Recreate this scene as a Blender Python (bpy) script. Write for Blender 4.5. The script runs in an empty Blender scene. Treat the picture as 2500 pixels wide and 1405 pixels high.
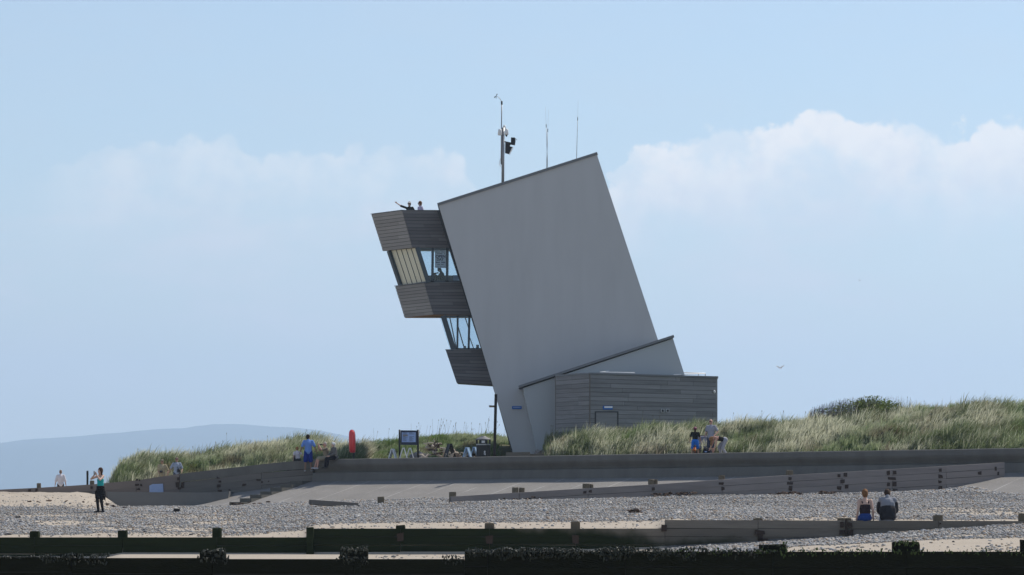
import bpy, bmesh, math, random
import numpy as np
from mathutils import Vector, Matrix

random.seed(7)
RNG = np.random.default_rng(11)
S = bpy.context.scene
COL = S.collection

# ---------------------------------------------------------------- camera, sky, sun, exposure
F, UC, YH, ZC = 9000.0, 1250.0, 1225.0, 2.0      # metres: eye 2 m above the low beach, looking along +Y


def P(u, y, D):
    """A bearing and elevation (tangents times 9000) and a distance -> a point of the site."""
    return Vector(((u - UC) * D / F, D, ZC + (YH - y) * D / F))


cam = bpy.data.cameras.new('camera')
cam.sensor_width = 36.0
cam.lens = 36.0 * F / 2500.0
cam.shift_y = (YH - 702.5) / 2500.0
cam.clip_start = 1.0
cam.clip_end = 60000.0
camo = bpy.data.objects.new('camera', cam)
camo.location = (0, 0, ZC)
camo.rotation_euler = (math.radians(90), 0, 0)
COL.objects.link(camo)
S.camera = camo

SUN_EL, SUN_AZ = math.radians(50), math.radians(49)     # azimuth measured from +Y towards +X
SKY_STRENGTH = 0.105
SUN_STRENGTH = 4.2
S.view_settings.view_transform = 'Standard'
S.view_settings.look = 'None'
S.view_settings.gamma = 1.0
S.view_settings.exposure = 0.2
S.cycles.max_bounces = 8
S.cycles.volume_bounces = 3
S.cycles.transparent_max_bounces = 24
S.cycles.use_denoising = True


class NT:
    """Small helper to write node trees."""
    def __init__(s, tree):
        s.t = tree
        tree.nodes.clear()

    def n(s, typ, ins=None, **kw):
        nd = s.t.nodes.new(typ)
        for k, v in kw.items():
            setattr(nd, k, v)
        for k, v in (ins or {}).items():
            sock = nd.inputs[k]
            if isinstance(v, bpy.types.NodeSocket):
                s.t.links.new(v, sock)
            else:
                if sock.type == 'RGBA' and len(v) == 3:
                    v = (*v, 1)
                sock.default_value = v
        return nd

    def m(s, op, a, b=None, c=None, clamp=False):
        ins = {0: a}
        if b is not None:
            ins[1] = b
        if c is not None:
            ins[2] = c
        nd = s.n('ShaderNodeMath', ins, operation=op)
        nd.use_clamp = clamp
        return nd.outputs[0]

    def mix(s, f, a, b, blend='MIX'):
        nd = s.n('ShaderNodeMix', data_type='RGBA', blend_type=blend)
        for i, v in ((0, f), (6, a), (7, b)):
            if isinstance(v, bpy.types.NodeSocket):
                s.t.links.new(v, nd.inputs[i])
            else:
                nd.inputs[i].default_value = (*v, 1) if i and len(v) == 3 else v
        return nd.outputs[2]

    def smooth(s, v, a, b, o0=0.0, o1=1.0):
        return s.n('ShaderNodeMapRange', {0: v, 1: a, 2: b, 3: o0, 4: o1}, interpolation_type='SMOOTHSTEP').outputs[0]


def build_world():
    w = bpy.data.worlds.new('World')
    S.world = w
    w.use_nodes = True
    t = NT(w.node_tree)
    sky = t.n('ShaderNodeTexSky', sky_type='NISHITA')
    sky.sun_disc = False
    sky.sun_elevation = SUN_EL
    sky.sun_rotation = SUN_AZ
    sky.altitude = 10.0
    sky.air_density = 1.0
    sky.dust_density = 0.35
    sky.ozone_density = 2.0
    d = t.n('ShaderNodeTexCoord').outputs['Generated']
    xyz = t.n('ShaderNodeSeparateXYZ', {0: d})
    az = t.m('ARCTAN2', xyz.outputs[0], xyz.outputs[1])
    el = t.m('ARCSINE', xyz.outputs[2])
    # banks of cumulus low over the sea: the height of their tops along the horizon
    tops = [(-1.0, .05), (-.5, .07), (-.3, .05)]
    for u, y in [(-500, 520), (-200, 480), (0, 450), (100, 425), (160, 408), (215, 390), (300, 345), (400, 330), (530, 322), (570, 365), (680, 372),
                 (780, 372), (900, 352), (1050, 350), (1120, 378), (1200, 470), (1350, 520), (1480, 440), (1530, 360), (1570, 338), (1650, 335),
                 (1720, 322), (1760, 308), (1880, 305), (1960, 280), (2050, 276), (2120, 292), (2190, 278), (2240, 288), (2285, 328), (2340, 310),
                 (2400, 292), (2500, 285), (2750, 330), (3100, 420)]:
        tops.append((math.atan((u - UC) / F), math.atan((YH - y) / F)))
    tops += [(.4, .05), (.6, .08), (1.0, .05)]
    fc = t.n('ShaderNodeFloatCurve')
    # warp the bearing a little so that the tops billow
    vec = t.n('ShaderNodeCombineXYZ', {0: az, 1: el, 2: 0.0}).outputs[0]
    big = t.n('ShaderNodeTexNoise', {'Vector': vec, 'Scale': 55.0, 'Detail': 5.0, 'Roughness': .55}).outputs['Fac']
    fine = t.n('ShaderNodeTexNoise', {'Vector': vec, 'Scale': 190.0, 'Detail': 6.0, 'Roughness': .58}).outputs['Fac']
    vor = t.n('ShaderNodeTexVoronoi', {'Vector': vec, 'Scale': 160.0, 'Smoothness': .6}, feature='SMOOTH_F1').outputs['Distance']
    azw = t.m('ADD', az, t.m('MULTIPLY', t.m('SUBTRACT', fine, .5), .008))
    t.t.links.new(t.m('ADD', t.m('MULTIPLY', azw, .5), .5), fc.inputs['Value'])
    cu = fc.mapping.curves[0]
    pts = [((a + 1) / 2, e * 6) for a, e in tops]
    cu.points[0].location = pts[0]
    cu.points[1].location = pts[-1]
    for p in pts[1:-1]:
        cu.points.new(*p)
    for p in cu.points:
        p.handle_type = 'AUTO_CLAMPED'
    fc.mapping.update()
    top = t.m('DIVIDE', fc.outputs[0], 6.0)
    top = t.m('ADD', top, t.m('MULTIPLY', t.m('SUBTRACT', .42, vor), .008))
    top = t.m('ADD', top, t.m('MULTIPLY', t.m('SUBTRACT', fine, .5), .009))
    depth = t.m('SUBTRACT', top, el)                          # how far below its top
    edge = t.smooth(depth, -.0005, .0024)
    body = t.smooth(depth, .003, .042, 1.0, 0.0)               # the lit tops dissolve downwards into haze
    patch = t.m('MAXIMUM', t.smooth(big, .38, .60, .40, 1.0), t.smooth(az, .10, .122, 0.0, .9))
    side = t.smooth(az, -.03, .05, .48, .95)                   # the eastern bank is the brighter one
    west = t.smooth(az, -.138, -.098, 0.0, 1.0)
    mask = t.m('MULTIPLY', t.m('MULTIPLY', t.m('MULTIPLY', edge, west), body), t.m('MULTIPLY', patch, side))
    # a thin sheet of old cloud lower down, and a faint veil higher up
    v2 = t.n('ShaderNodeMapping', {'Vector': vec, 'Scale': (20.0, 52.0, 1.0)}).outputs[0]
    sheet = t.n('ShaderNodeTexNoise', {'Vector': v2, 'Scale': 1.0, 'Detail': 7.0, 'Roughness': .55}).outputs['Fac']
    sheetm = t.m('MULTIPLY', t.smooth(sheet, .42, .75), t.m('MULTIPLY', t.smooth(el, .012, .05), t.smooth(depth, -.002, .012)))
    veil = t.m('MULTIPLY', t.smooth(sheet, .35, .8), .13)
    gain = SKY_STRENGTH
    hsv = t.n('ShaderNodeHueSaturation', {'Saturation': SKY_SAT, 'Value': 1.0, 'Color': sky.outputs[0]}).outputs[0]
    base = t.mix(1.0, hsv, SKY_TINT, 'MULTIPLY')
    low = t.smooth(el, .0, .10, .75, .10)
    c0 = t.mix(t.m('ADD', t.m('MULTIPLY', sheetm, .2), t.m('ADD', veil, low), clamp=True), base, tuple(x / gain for x in CLOUD_SHEET))
    c0 = t.mix(t.m('MULTIPLY', sheetm, .55), c0, tuple(x / gain for x in CLOUD_SHADE))
    lit = t.smooth(t.m('ADD', t.m('MULTIPLY', depth, -26.0), t.m('MULTIPLY', fine, 1.5)), -.15, .75)
    ccol = t.mix(lit, tuple(x / gain for x in CLOUD_SHADE), tuple(x / gain for x in CLOUD_TOP))
    c1 = t.mix(mask, c0, ccol)
    bg = t.n('ShaderNodeBackground', {'Color': c1, 'Strength': SKY_STRENGTH})
    out = t.n('ShaderNodeOutputWorld', {'Surface': bg.outputs[0]})
    w.cycles.sampling_method = 'MANUAL'
    w.cycles.sample_map_resolution = 512


SKY_SAT = .93
SKY_TINT = (.92, .96, 1.01)
CLOUD_TOP = (.97, .92, .875)
CLOUD_SHADE = (.76, .75, .79)
CLOUD_SHEET = (.575, .595, .63)
build_world()

sun = bpy.data.lights.new('sun', 'SUN')
sun.energy = SUN_STRENGTH
sun.angle = math.radians(.53)
sun.color = (1.0, .93, .83)
suno = bpy.data.objects.new('sun', sun)
sd = Vector((math.sin(SUN_AZ) * math.cos(SUN_EL), math.cos(SUN_AZ) * math.cos(SUN_EL), math.sin(SUN_EL)))
suno.rotation_euler = sd.to_track_quat('Z', 'Y').to_euler()
suno.location = sd * 300
COL.objects.link(suno)

# ---------------------------------------------------------------- helpers


def tag(o, label=None, cat=None, group=None, kind=None):
    if label:
        o['label'] = label
    if cat:
        o['category'] = cat
    if group:
        o['group'] = group
    if kind:
        o['kind'] = kind
    return o


def link(name, me, mats, parent=None, world=True):
    o = bpy.data.objects.new(name, me)
    for m in (mats if isinstance(mats, (list, tuple)) else [mats]):
        me.materials.append(m)
    COL.objects.link(o)
    if parent is not None:
        o.parent = parent
        if world:
            o.matrix_parent_inverse = Matrix.Translation(root_loc(parent)).inverted()
    return o


def root_loc(p):
    """World place of an unrotated parent; sub-empties and meshes are built in world coordinates."""
    return p.location.copy() if p.type == 'EMPTY' and p.parent is None else Vector((0, 0, 0))


def thing(name, label, cat, loc, group=None, rz=0.0):
    o = bpy.data.objects.new(name, None)
    o.location = loc
    o.rotation_euler = (0, 0, rz)
    o.empty_display_size = .2
    COL.objects.link(o)
    return tag(o, label, cat, group)


class MB:
    """Collects faces for ONE mesh object; every face may carry a tint (0..1) read by the materials."""
    def __init__(s):
        s.v, s.f, s.t, s.mi = [], [], [], []

    def add(s, vs, fs, tint=.5, mi=0):
        b = len(s.v)
        s.v += [tuple(v) for v in vs]
        s.f += [tuple(i + b for i in f) for f in fs]
        s.t += [tint] * len(fs)
        s.mi += [mi] * len(fs)
        return s

    def hexa(s, a, tint=.5, mi=0):
        """8 corners: 4 of one face in order, then the 4 opposite ones."""
        return s.add(a, [(0, 1, 2, 3), (7, 6, 5, 4), (0, 4, 5, 1), (1, 5, 6, 2), (2, 6, 7, 3), (3, 7, 4, 0)], tint, mi)

    def box(s, c, size, rot=None, tint=.5, mi=0, jit=0.0):
        c = Vector(c)
        h = [x / 2 for x in size]
        pts = []
        for z in (-h[2], h[2]):
            for x, y in ((-h[0], -h[1]), (h[0], -h[1]), (h[0], h[1]), (-h[0], h[1])):
                v = Vector((x + random.uniform(-jit, jit), y + random.uniform(-jit, jit), z + random.uniform(-jit, jit)))
                pts.append((rot @ v if rot else v) + c)
        return s.hexa(pts, tint, mi)

    def bar(s, p0, p1, w, h, side=Vector((1, 0, 0)), tint=.5, mi=0):
        """A square bar from p0 to p1: w across (along side), h through."""
        p0, p1 = Vector(p0), Vector(p1)
        d = (p1 - p0).normalized()
        a = (side - d * side.dot(d)).normalized()
        b = d.cross(a)
        q = [a * w / 2 * i + b * h / 2 * j for i, j in ((-1, -1), (1, -1), (1, 1), (-1, 1))]
        return s.hexa([p0 + x for x in q] + [p1 + x for x in q], tint, mi)

    def tube(s, path, rad, n=8, tint=.5, mi=0, cap=True):
        path = [Vector(p) for p in path]
        if not isinstance(rad, (list, tuple)):
            rad = [rad] * len(path)
        rings = []
        up = None
        for i, p in enumerate(path):
            d = (path[min(i + 1, len(path) - 1)] - path[max(i - 1, 0)]).normalized()
            if up is None:
                up = Vector((0, 0, 1)) if abs(d.z) < .9 else Vector((1, 0, 0))
            a = (up - d * up.dot(d)).normalized()
            up = a
            b = d.cross(a)
            rings.append([p + (a * math.cos(2 * math.pi * k / n) + b * math.sin(2 * math.pi * k / n)) * rad[i] for k in range(n)])
        vs = [v for r in rings for v in r]
        fs = [(i * n + k, i * n + (k + 1) % n, (i + 1) * n + (k + 1) % n, (i + 1) * n + k) for i in range(len(path) - 1) for k in range(n)]
        if cap:
            fs += [tuple(range(n))[::-1], tuple((len(path) - 1) * n + k for k in range(n))]
        return s.add(vs, fs, tint, mi)

    def lathe(s, c, prof, n=20, tint=.5, mi=0, sx=1.0, sy=1.0):
        """prof: (radius, z) list from bottom to top round the vertical axis at c."""
        c = Vector(c)
        vs = [c + Vector((r * sx * math.cos(2 * math.pi * k / n), r * sy * math.sin(2 * math.pi * k / n), z)) for r, z in prof for k in range(n)]
        fs = [(i * n + k, i * n + (k + 1) % n, (i + 1) * n + (k + 1) % n, (i + 1) * n + k) for i in range(len(prof) - 1) for k in range(n)]
        fs += [tuple(range(n))[::-1], tuple((len(prof) - 1) * n + k for k in range(n))]
        return s.add(vs, fs, tint, mi)

    def ell(s, c, ax, n=10, m=7, tint=.5, mi=0):
        """Ellipsoid with the three semi-axis vectors ax."""
        c = Vector(c)
        a, b, d = [Vector(x) for x in ax]
        vs = [c - d]
        for i in range(1, m):
            th = math.pi * i / m
            for k in range(n):
                ph = 2 * math.pi * k / n
                vs.append(c + (a * math.cos(ph) + b * math.sin(ph)) * math.sin(th) - d * math.cos(th))
        vs.append(c + d)
        fs = [(0, 1 + (k + 1) % n, 1 + k) for k in range(n)]
        for i in range(m - 2):
            fs += [(1 + i * n + k, 1 + i * n + (k + 1) % n, 1 + (i + 1) * n + (k + 1) % n, 1 + (i + 1) * n + k) for k in range(n)]
        L = len(vs) - 1
        fs += [(L, 1 + (m - 2) * n + k, 1 + (m - 2) * n + (k + 1) % n) for k in range(n)]
        return s.add(vs, fs, tint, mi)

    def cap(s, p0, p1, r0, r1, n=10, flat=None):
        """Closed round cone from p0 to p1 with hemispherical ends."""
        p0, p1 = Vector(p0), Vector(p1)
        d = p1 - p0
        L = d.length
        d = d / L if L > 1e-6 else Vector((0, 0, 1))
        up = Vector((0, 0, 1)) if abs(d.z) < .9 else Vector((0, 1, 0))
        a = (up - d * up.dot(d)).normalized()
        b = d.cross(a)
        rings = [(p0 - d * r0 * math.cos(t), r0 * math.sin(t)) for t in (math.pi * .12, math.pi * .3, math.pi * .5)]
        rings += [(p1 + d * r1 * math.cos(t), r1 * math.sin(t)) for t in (math.pi * .5, math.pi * .3, math.pi * .12)]
        vs = [c + (a * math.cos(2 * math.pi * k / n) + b * math.sin(2 * math.pi * k / n)) * r for c, r in rings for k in range(n)]
        R = len(rings)
        fs = [(i * n + k, i * n + (k + 1) % n, (i + 1) * n + (k + 1) % n, (i + 1) * n + k) for i in range(R - 1) for k in range(n)]
        fs += [tuple(range(n))[::-1], tuple((R - 1) * n + k for k in range(n))]
        return s.add(vs, fs)

    def mesh(s, name, smooth=False):
        me = bpy.data.meshes.new(name)
        me.from_pydata(s.v, [], s.f)
        at = me.attributes.new('tint', 'FLOAT', 'FACE')
        at.data.foreach_set('value', s.t)
        if any(s.mi):
            me.polygons.foreach_set('material_index', s.mi)
        bm = bmesh.new()
        bm.from_mesh(me)
        bmesh.ops.recalc_face_normals(bm, faces=bm.faces)
        bm.to_mesh(me)
        bm.free()
        if smooth:
            me.polygons.foreach_set('use_smooth', [True] * len(me.polygons))
        return me

    def build(s, name, mats, parent=None, smooth=False, world=True):
        return link(name, s.mesh(name, smooth), mats, parent, world)


TMP = bpy.data.scenes.new('tmp_work')


def tmp_graph():
    with bpy.context.temp_override(scene=TMP, view_layer=TMP.view_layers[0]):
        dg = bpy.context.evaluated_depsgraph_get()
        dg.update()
    return dg


def blob(mb, voxel, name):
    """One continuous closed skin round everything collected in mb."""
    me = bpy.data.meshes.new(name + '_src')
    me.from_pydata(mb.v, [], mb.f)
    bm = bmesh.new()
    bm.from_mesh(me)
    bmesh.ops.recalc_face_normals(bm, faces=bm.faces)
    bm.to_mesh(me)
    bm.free()
    o = bpy.data.objects.new('tmp', me)
    TMP.collection.objects.link(o)
    md = o.modifiers.new('r', 'REMESH')
    md.mode = 'VOXEL'
    md.voxel_size = voxel
    sm = o.modifiers.new('s', 'SMOOTH')
    sm.factor = .5
    sm.iterations = 2
    dg = tmp_graph()
    out = bpy.data.meshes.new_from_object(o.evaluated_get(dg))
    out.name = name
    bpy.data.objects.remove(o)
    bpy.data.meshes.remove(me)
    out.polygons.foreach_set('use_smooth', [True] * len(out.polygons))
    return out


def grid_mesh(name, pts, nr, nc, smooth=True):
    """pts: array (nr*nc,3) -> mesh of quads."""
    me = bpy.data.meshes.new(name)
    i = np.arange(nr - 1)[:, None] * nc + np.arange(nc - 1)[None, :]
    q = np.stack([i, i + 1, i + nc + 1, i + nc], -1).reshape(-1, 4)
    return raw_mesh(me, pts, q, smooth)


def raw_mesh(me, pts, faces, smooth=True, attrs=None):
    pts = np.asarray(pts, dtype=np.float32)
    faces = np.asarray(faces, dtype=np.int32)
    nf, k = faces.shape
    me.vertices.add(len(pts))
    me.vertices.foreach_set('co', pts.ravel())
    me.loops.add(nf * k)
    me.loops.foreach_set('vertex_index', faces.ravel())
    me.polygons.add(nf)
    me.polygons.foreach_set('loop_start', np.arange(nf, dtype=np.int32) * k)
    me.polygons.foreach_set('use_smooth', np.full(nf, smooth))
    me.update(calc_edges=True)
    for nm, (typ, dom, data) in (attrs or {}).items():
        a = me.attributes.new(nm, typ, dom)
        a.data.foreach_set('color' if 'COLOR' in typ else 'value', np.asarray(data, dtype=np.float32).ravel())
    return me


def vnoise(x, y, seed=0):
    """Smooth value noise in 0..1, vectorised."""
    x, y = np.asarray(x, float), np.asarray(y, float)
    xi, yi = np.floor(x), np.floor(y)
    fx, fy = x - xi, y - yi
    fx, fy = fx * fx * (3 - 2 * fx), fy * fy * (3 - 2 * fy)

    def h(a, b):
        s = np.sin(a * 127.1 + b * 311.7 + seed * 74.7) * 43758.5453
        return s - np.floor(s)
    return (h(xi, yi) * (1 - fx) + h(xi + 1, yi) * fx) * (1 - fy) + (h(xi, yi + 1) * (1 - fx) + h(xi + 1, yi + 1) * fx) * fy


def fbm(x, y, seed=0, o=4):
    t, a, n = 0, 1.0, 0
    for k in range(o):
        t = t + a * vnoise(x * 2 ** k, y * 2 ** k, seed + k)
        n += a
        a *= .5
    return t / n


def sstep(x, a, b):
    t = np.clip((x - a) / (b - a), 0, 1)
    return t * t * (3 - 2 * t)


# ---------------------------------------------------------------- materials


def material(name, base, rough=.8, var=.25, vscale=6.0, bump=.0, bscale=40.0, dark=None, spec=.3, stretch=(1, 1, 1), tint=0.0, metal=0.0, coat=0.0):
    """Plain surface with mottling; tint>0 also varies it by the per-face tint attribute."""
    m = bpy.data.materials.new(name)
    m.use_nodes = True
    t = NT(m.node_tree)
    co = t.n('ShaderNodeTexCoord').outputs['Object']
    mp = t.n('ShaderNodeMapping', {'Vector': co, 'Scale': stretch}).outputs[0]
    nz = t.n('ShaderNodeTexNoise', {'Vector': mp, 'Scale': vscale, 'Detail': 6.0, 'Roughness': .6}).outputs['Fac']
    f = t.m('MULTIPLY', t.m('SUBTRACT', nz, .5), 2.2 * var)
    if tint:
        at = t.n('ShaderNodeAttribute', attribute_name='tint').outputs['Fac']
        f = t.m('ADD', f, t.m('MULTIPLY', t.m('SUBTRACT', at, .5), 2 * tint))
    d = dark or tuple(c * .35 for c in base)
    hi = tuple(min(1, c * 1.55) for c in base)
    c = t.mix(t.m('MULTIPLY', f, -1.0, clamp=True), base, d)
    c = t.mix(t.m('MAXIMUM', f, 0.0, clamp=True), c, hi)
    ins = {'Base Color': c, 'Roughness': rough, 'Specular IOR Level': spec, 'Metallic': metal, 'Coat Weight': coat}
    if bump:
        n2 = t.n('ShaderNodeTexNoise', {'Vector': mp, 'Scale': bscale, 'Detail': 5.0}).outputs['Fac']
        ins['Normal'] = t.n('ShaderNodeBump', {'Strength': bump, 'Distance': .02, 'Height': n2}).outputs[0]
    b = t.n('ShaderNodeBsdfPrincipled', ins)
    t.n('ShaderNodeOutputMaterial', {'Surface': b.outputs[0]})
    return m


M = {}
M['render'] = material('white_render', (.50, .505, .507), .85, .15, 1.2, .10, 60, stretch=(1, 1, .16))
M['render_annex'] = material('grey_white_render', (.43, .46, .475), .85, .05, .5, .06, 60)
M['coping'] = material('grey_coping', (.17, .18, .19), .5, .15, 3)
M['dark_trim'] = material('dark_trim', (.035, .037, .04), .5, .1)
M['board_left'] = material('pale_bay_board', (.295, .283, .272), .85, .3, 3.5, .2, 30, stretch=(.5, .5, 9), tint=.22)  # boards on the left faces of the bays, lighter and warmer
M['board_dark'] = material('dark_bay_board', (.14, .138, .142), .85, .42, 3.0, .2, 30, stretch=(.35, .35, 9), tint=.3)  # boards on the front faces of the bays, darker and more mottled
M['board_hut'] = material('silvered_board', (.22, .22, .222), .85, .6, 2.5, .2, 30, stretch=(.3, .3, 8), tint=.25)
M['frame'] = material('slate_window_frame', (.065, .085, .10), .45, .1)
M['soffit'] = material('timber_soffit', (.30, .17, .09), .8, .2, stretch=(1, 6, 1))
M['blind'] = material('cream_blind', (.86, .79, .64), .9, .05, 2)
M['inside'] = material('room_inside', (.2, .22, .24), .9, .1)
M['steel'] = material('galvanised_steel', (.32, .33, .34), .45, .15, metal=.6)
M['lid_grey'] = material('grey_plastic', (.17, .17, .18), .6, .15)
M['white'] = material('white_paint', (.78, .78, .76), .5, .08)
M['black'] = material('black_plastic', (.02, .021, .024), .5, .15)
M['bluesign'] = material('blue_sign', (.03, .13, .42), .4, .05)
M['paleblue'] = material('pale_blue_print', (.30, .42, .68), .6, .08)
M['ink'] = material('blue_ink', (.025, .04, .12), .6, .05)
M['navy'] = material('navy_frame', (.022, .033, .065), .45, .1)
M['red'] = material('red_plastic', (.72, .045, .05), .35, .08, 4, coat=.3)
M['concrete_wall'] = material('sea_wall_concrete', (.15, .143, .13), .9, .5, 1.3, .35, 25, stretch=(1, 1, .22))
M['concrete_toe'] = material('toe_concrete', (.145, .145, .14), .9, .2, 1.2, .3, 25)
M['step'] = material('step_concrete', (.12, .115, .10), .9, .25, 2, .3, 25)
M['timber_grey'] = material('groyne_timber', (.165, .15, .135), .9, .35, 1.6, .35, 30, stretch=(.4, .4, 5), tint=.16)
M['timber_brown'] = material('groyne_timber_brown', (.255, .225, .21), .9, .45, 1.4, .35, 30, stretch=(.4, .4, 5), tint=.14)
M['timber_left'] = material('old_groyne_timber', (.20, .165, .145), .9, .35, 1.4, .35, 30, stretch=(.4, .4, 5), tint=.14)
M['post'] = material('groyne_post', (.14, .115, .08), .9, .4, 5, .4, 40, stretch=(3, 3, .7))
M['rust'] = material('rusted_iron', (.05, .033, .026), .8, .3, 9, .3, 50)
M['post_dark'] = material('dark_post', (.026, .023, .021), .9, .3, 6, .3, 40, stretch=(3, 3, .6))
M['drift'] = material('driftwood', (.42, .36, .29), .9, .4, 4, .3, 40, stretch=(2, 2, 2), tint=.3)
M['drift_dark'] = material('dark_driftwood', (.07, .048, .036), .9, .4, 4, .3, 40, tint=.3)
M['stone'] = material('grey_stone', (.24, .235, .24), .9, .25, 5, .4, 30)
M['feather'] = material('white_feather', (.75, .75, .75), .8, .1)
M['feather_dark'] = material('dark_feather', (.05, .05, .05), .8, .1)


def groyne_weed_material(name, zlo, zhi, ulo, uhi, wood):
    """Timber with green-black weed: thick low down and seaward (left), dry grey wood higher up and landward."""
    m = bpy.data.materials.new(name)
    m.use_nodes = True
    t = NT(m.node_tree)
    co = t.n('ShaderNodeNewGeometry').outputs['Position']
    xyz = t.n('ShaderNodeSeparateXYZ', {0: co})
    mp = t.n('ShaderNodeMapping', {'Vector': co, 'Scale': (.4, .4, 4)}).outputs[0]
    nz = t.n('ShaderNodeTexNoise', {'Vector': mp, 'Scale': 2.0, 'Detail': 7.0, 'Roughness': .65}).outputs['Fac']
    n2 = t.n('ShaderNodeTexNoise', {'Vector': co, 'Scale': 1.6, 'Detail': 5.0}).outputs['Fac']
    at = t.n('ShaderNodeAttribute', attribute_name='tint').outputs['Fac']
    w = t.mix(nz, tuple(c * .55 for c in wood), tuple(c * 1.4 for c in wood))
    w = t.mix(t.m('MULTIPLY', at, .5), w, tuple(c * .5 for c in wood))
    weed = t.mix(nz, (.009, .013, .007), (.024, .034, .013))
    k = t.m('ADD', t.smooth(xyz.outputs[0], ulo, uhi), t.m('MULTIPLY', t.smooth(xyz.outputs[2], zlo, zhi), .8))
    k = t.m('ADD', k, t.m('MULTIPLY', t.m('SUBTRACT', n2, .5), .9))
    c = t.mix(t.smooth(k, .75, 1.35), weed, w)
    bp = t.n('ShaderNodeBump', {'Strength': .4, 'Distance': .03, 'Height': nz}).outputs[0]
    b = t.n('ShaderNodeBsdfPrincipled', {'Base Color': c, 'Roughness': .9, 'Specular IOR Level': .05, 'Normal': bp})
    t.n('ShaderNodeOutputMaterial', {'Surface': b.outputs[0]})
    return m


M['weed_wood'] = groyne_weed_material('weedy_timber', .75, 1.45, -2.5, 7.0, (.235, .205, .17))
M['weed_black'] = material('weed_coated_timber', (.011, .0125, .007), .9, .7, 3, .5, 25, stretch=(.6, .6, 2), tint=.25, spec=.05)
M['seaweed'] = material('bladder_weed', (.014, .019, .008), .5, .5, 14, .2, 60, tint=.5, spec=.5)
M['moss'] = material('green_weed', (.045, .075, .015), .8, .4, 12, .4, 60)
M['wrack'] = material('dry_wrack', (.06, .035, .022), .9, .4, 9)


def glass_material(name, tint):
    m = bpy.data.materials.new(name)
    m.use_nodes = True
    t = NT(m.node_tree)
    tr = t.n('ShaderNodeBsdfTransparent', {'Color': tint})
    gl = t.n('ShaderNodeBsdfGlossy', {'Color': (.9, .95, 1), 'Roughness': .02})
    mx = t.n('ShaderNodeMixShader', {0: .025, 1: tr.outputs[0], 2: gl.outputs[0]})
    t.n('ShaderNodeOutputMaterial', {'Surface': mx.outputs[0]})
    return m


M['glass'] = glass_material('window_glass', (.87, .92, .95))
M['glass_clear'] = glass_material('clear_glass', (.96, .97, .96))


def apron_material():
    m = bpy.data.materials.new('apron_concrete')
    m.use_nodes = True
    t = NT(m.node_tree)
    uv = t.n('ShaderNodeAttribute', attribute_name='st', attribute_type='GEOMETRY').outputs['Vector']
    xyz = t.n('ShaderNodeSeparateXYZ', {0: uv})
    co = t.n('ShaderNodeTexCoord').outputs['Object']
    big = t.n('ShaderNodeTexNoise', {'Vector': co, 'Scale': .7, 'Detail': 5.0}).outputs['Fac']
    fine = t.n('ShaderNodeTexNoise', {'Vector': co, 'Scale': 9.0, 'Detail': 8.0, 'Roughness': .8}).outputs['Fac']
    c = t.mix(big, (.165, .157, .147), (.26, .247, .232))
    c = t.mix(t.smooth(fine, .5, .75, 0, .6), c, (.13, .12, .11))
    c = t.mix(t.smooth(fine, .25, .5, .4, 0), c, (.42, .39, .36))
    fr = t.m('PINGPONG', t.m('ADD', xyz.outputs[0], t.m('MULTIPLY', t.m('SUBTRACT', big, .5), .12)), .9)
    line = t.smooth(fr, .02, .06, .55, 0.0)
    c = t.mix(t.m('MULTIPLY', line, t.smooth(big, .35, .6)), c, (.40, .39, .37))
    bp = t.n('ShaderNodeBump', {'Strength': .5, 'Distance': .03, 'Height': fine}).outputs[0]
    b = t.n('ShaderNodeBsdfPrincipled', {'Base Color': c, 'Roughness': .9, 'Specular IOR Level': .2, 'Normal': bp})
    t.n('ShaderNodeOutputMaterial', {'Surface': b.outputs[0]})
    return m


M['apron'] = apron_material()


def sand_material():
    m = bpy.data.materials.new('beach_sand')
    m.use_nodes = True
    t = NT(m.node_tree)
    co = t.n('ShaderNodeNewGeometry').outputs['Position']
    big = t.n('ShaderNodeTexNoise', {'Vector': co, 'Scale': .25, 'Detail': 6.0}).outputs['Fac']
    fine = t.n('ShaderNodeTexNoise', {'Vector': co, 'Scale': 6.0, 'Detail': 8.0, 'Roughness': .75}).outputs['Fac']
    vo = t.n('ShaderNodeTexVoronoi', {'Vector': co, 'Scale': 7.0, 'Randomness': 1.0}).outputs['Distance']
    c = t.mix(big, (.35, .30, .24), (.45, .395, .325))
    c = t.mix(t.smooth(fine, .5, .72, 0, .55), c, (.24, .18, .125))
    c = t.mix(t.smooth(vo, .06, .14, .5, 0), c, (.17, .14, .12))
    # fine shingle between the larger stones
    sh = t.n('ShaderNodeAttribute', attribute_name='shingle').outputs['Fac']
    v3 = t.n('ShaderNodeTexVoronoi', {'Vector': co, 'Scale': 22.0, 'Randomness': 1.0})
    gr = t.n('ShaderNodeSeparateColor', {0: v3.outputs['Color']}).outputs[0]
    gcol = t.mix(gr, (.16, .152, .143), (.45, .425, .40))
    gcol = t.mix(t.smooth(v3.outputs['Distance'], .02, .035, 0, .7), gcol, (.06, .058, .055))
    edge = t.m('ADD', sh, t.m('MULTIPLY', t.m('SUBTRACT', fine, .5), .8))
    c = t.mix(t.smooth(edge, .35, .6), c, gcol)
    bp = t.n('ShaderNodeBump', {'Strength': .6, 'Distance': .05, 'Height': fine}).outputs[0]
    b = t.n('ShaderNodeBsdfPrincipled', {'Base Color': c, 'Roughness': .95, 'Specular IOR Level': .15, 'Normal': bp})
    t.n('ShaderNodeOutputMaterial', {'Surface': b.outputs[0]})
    return m


M['sand'] = sand_material()


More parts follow.
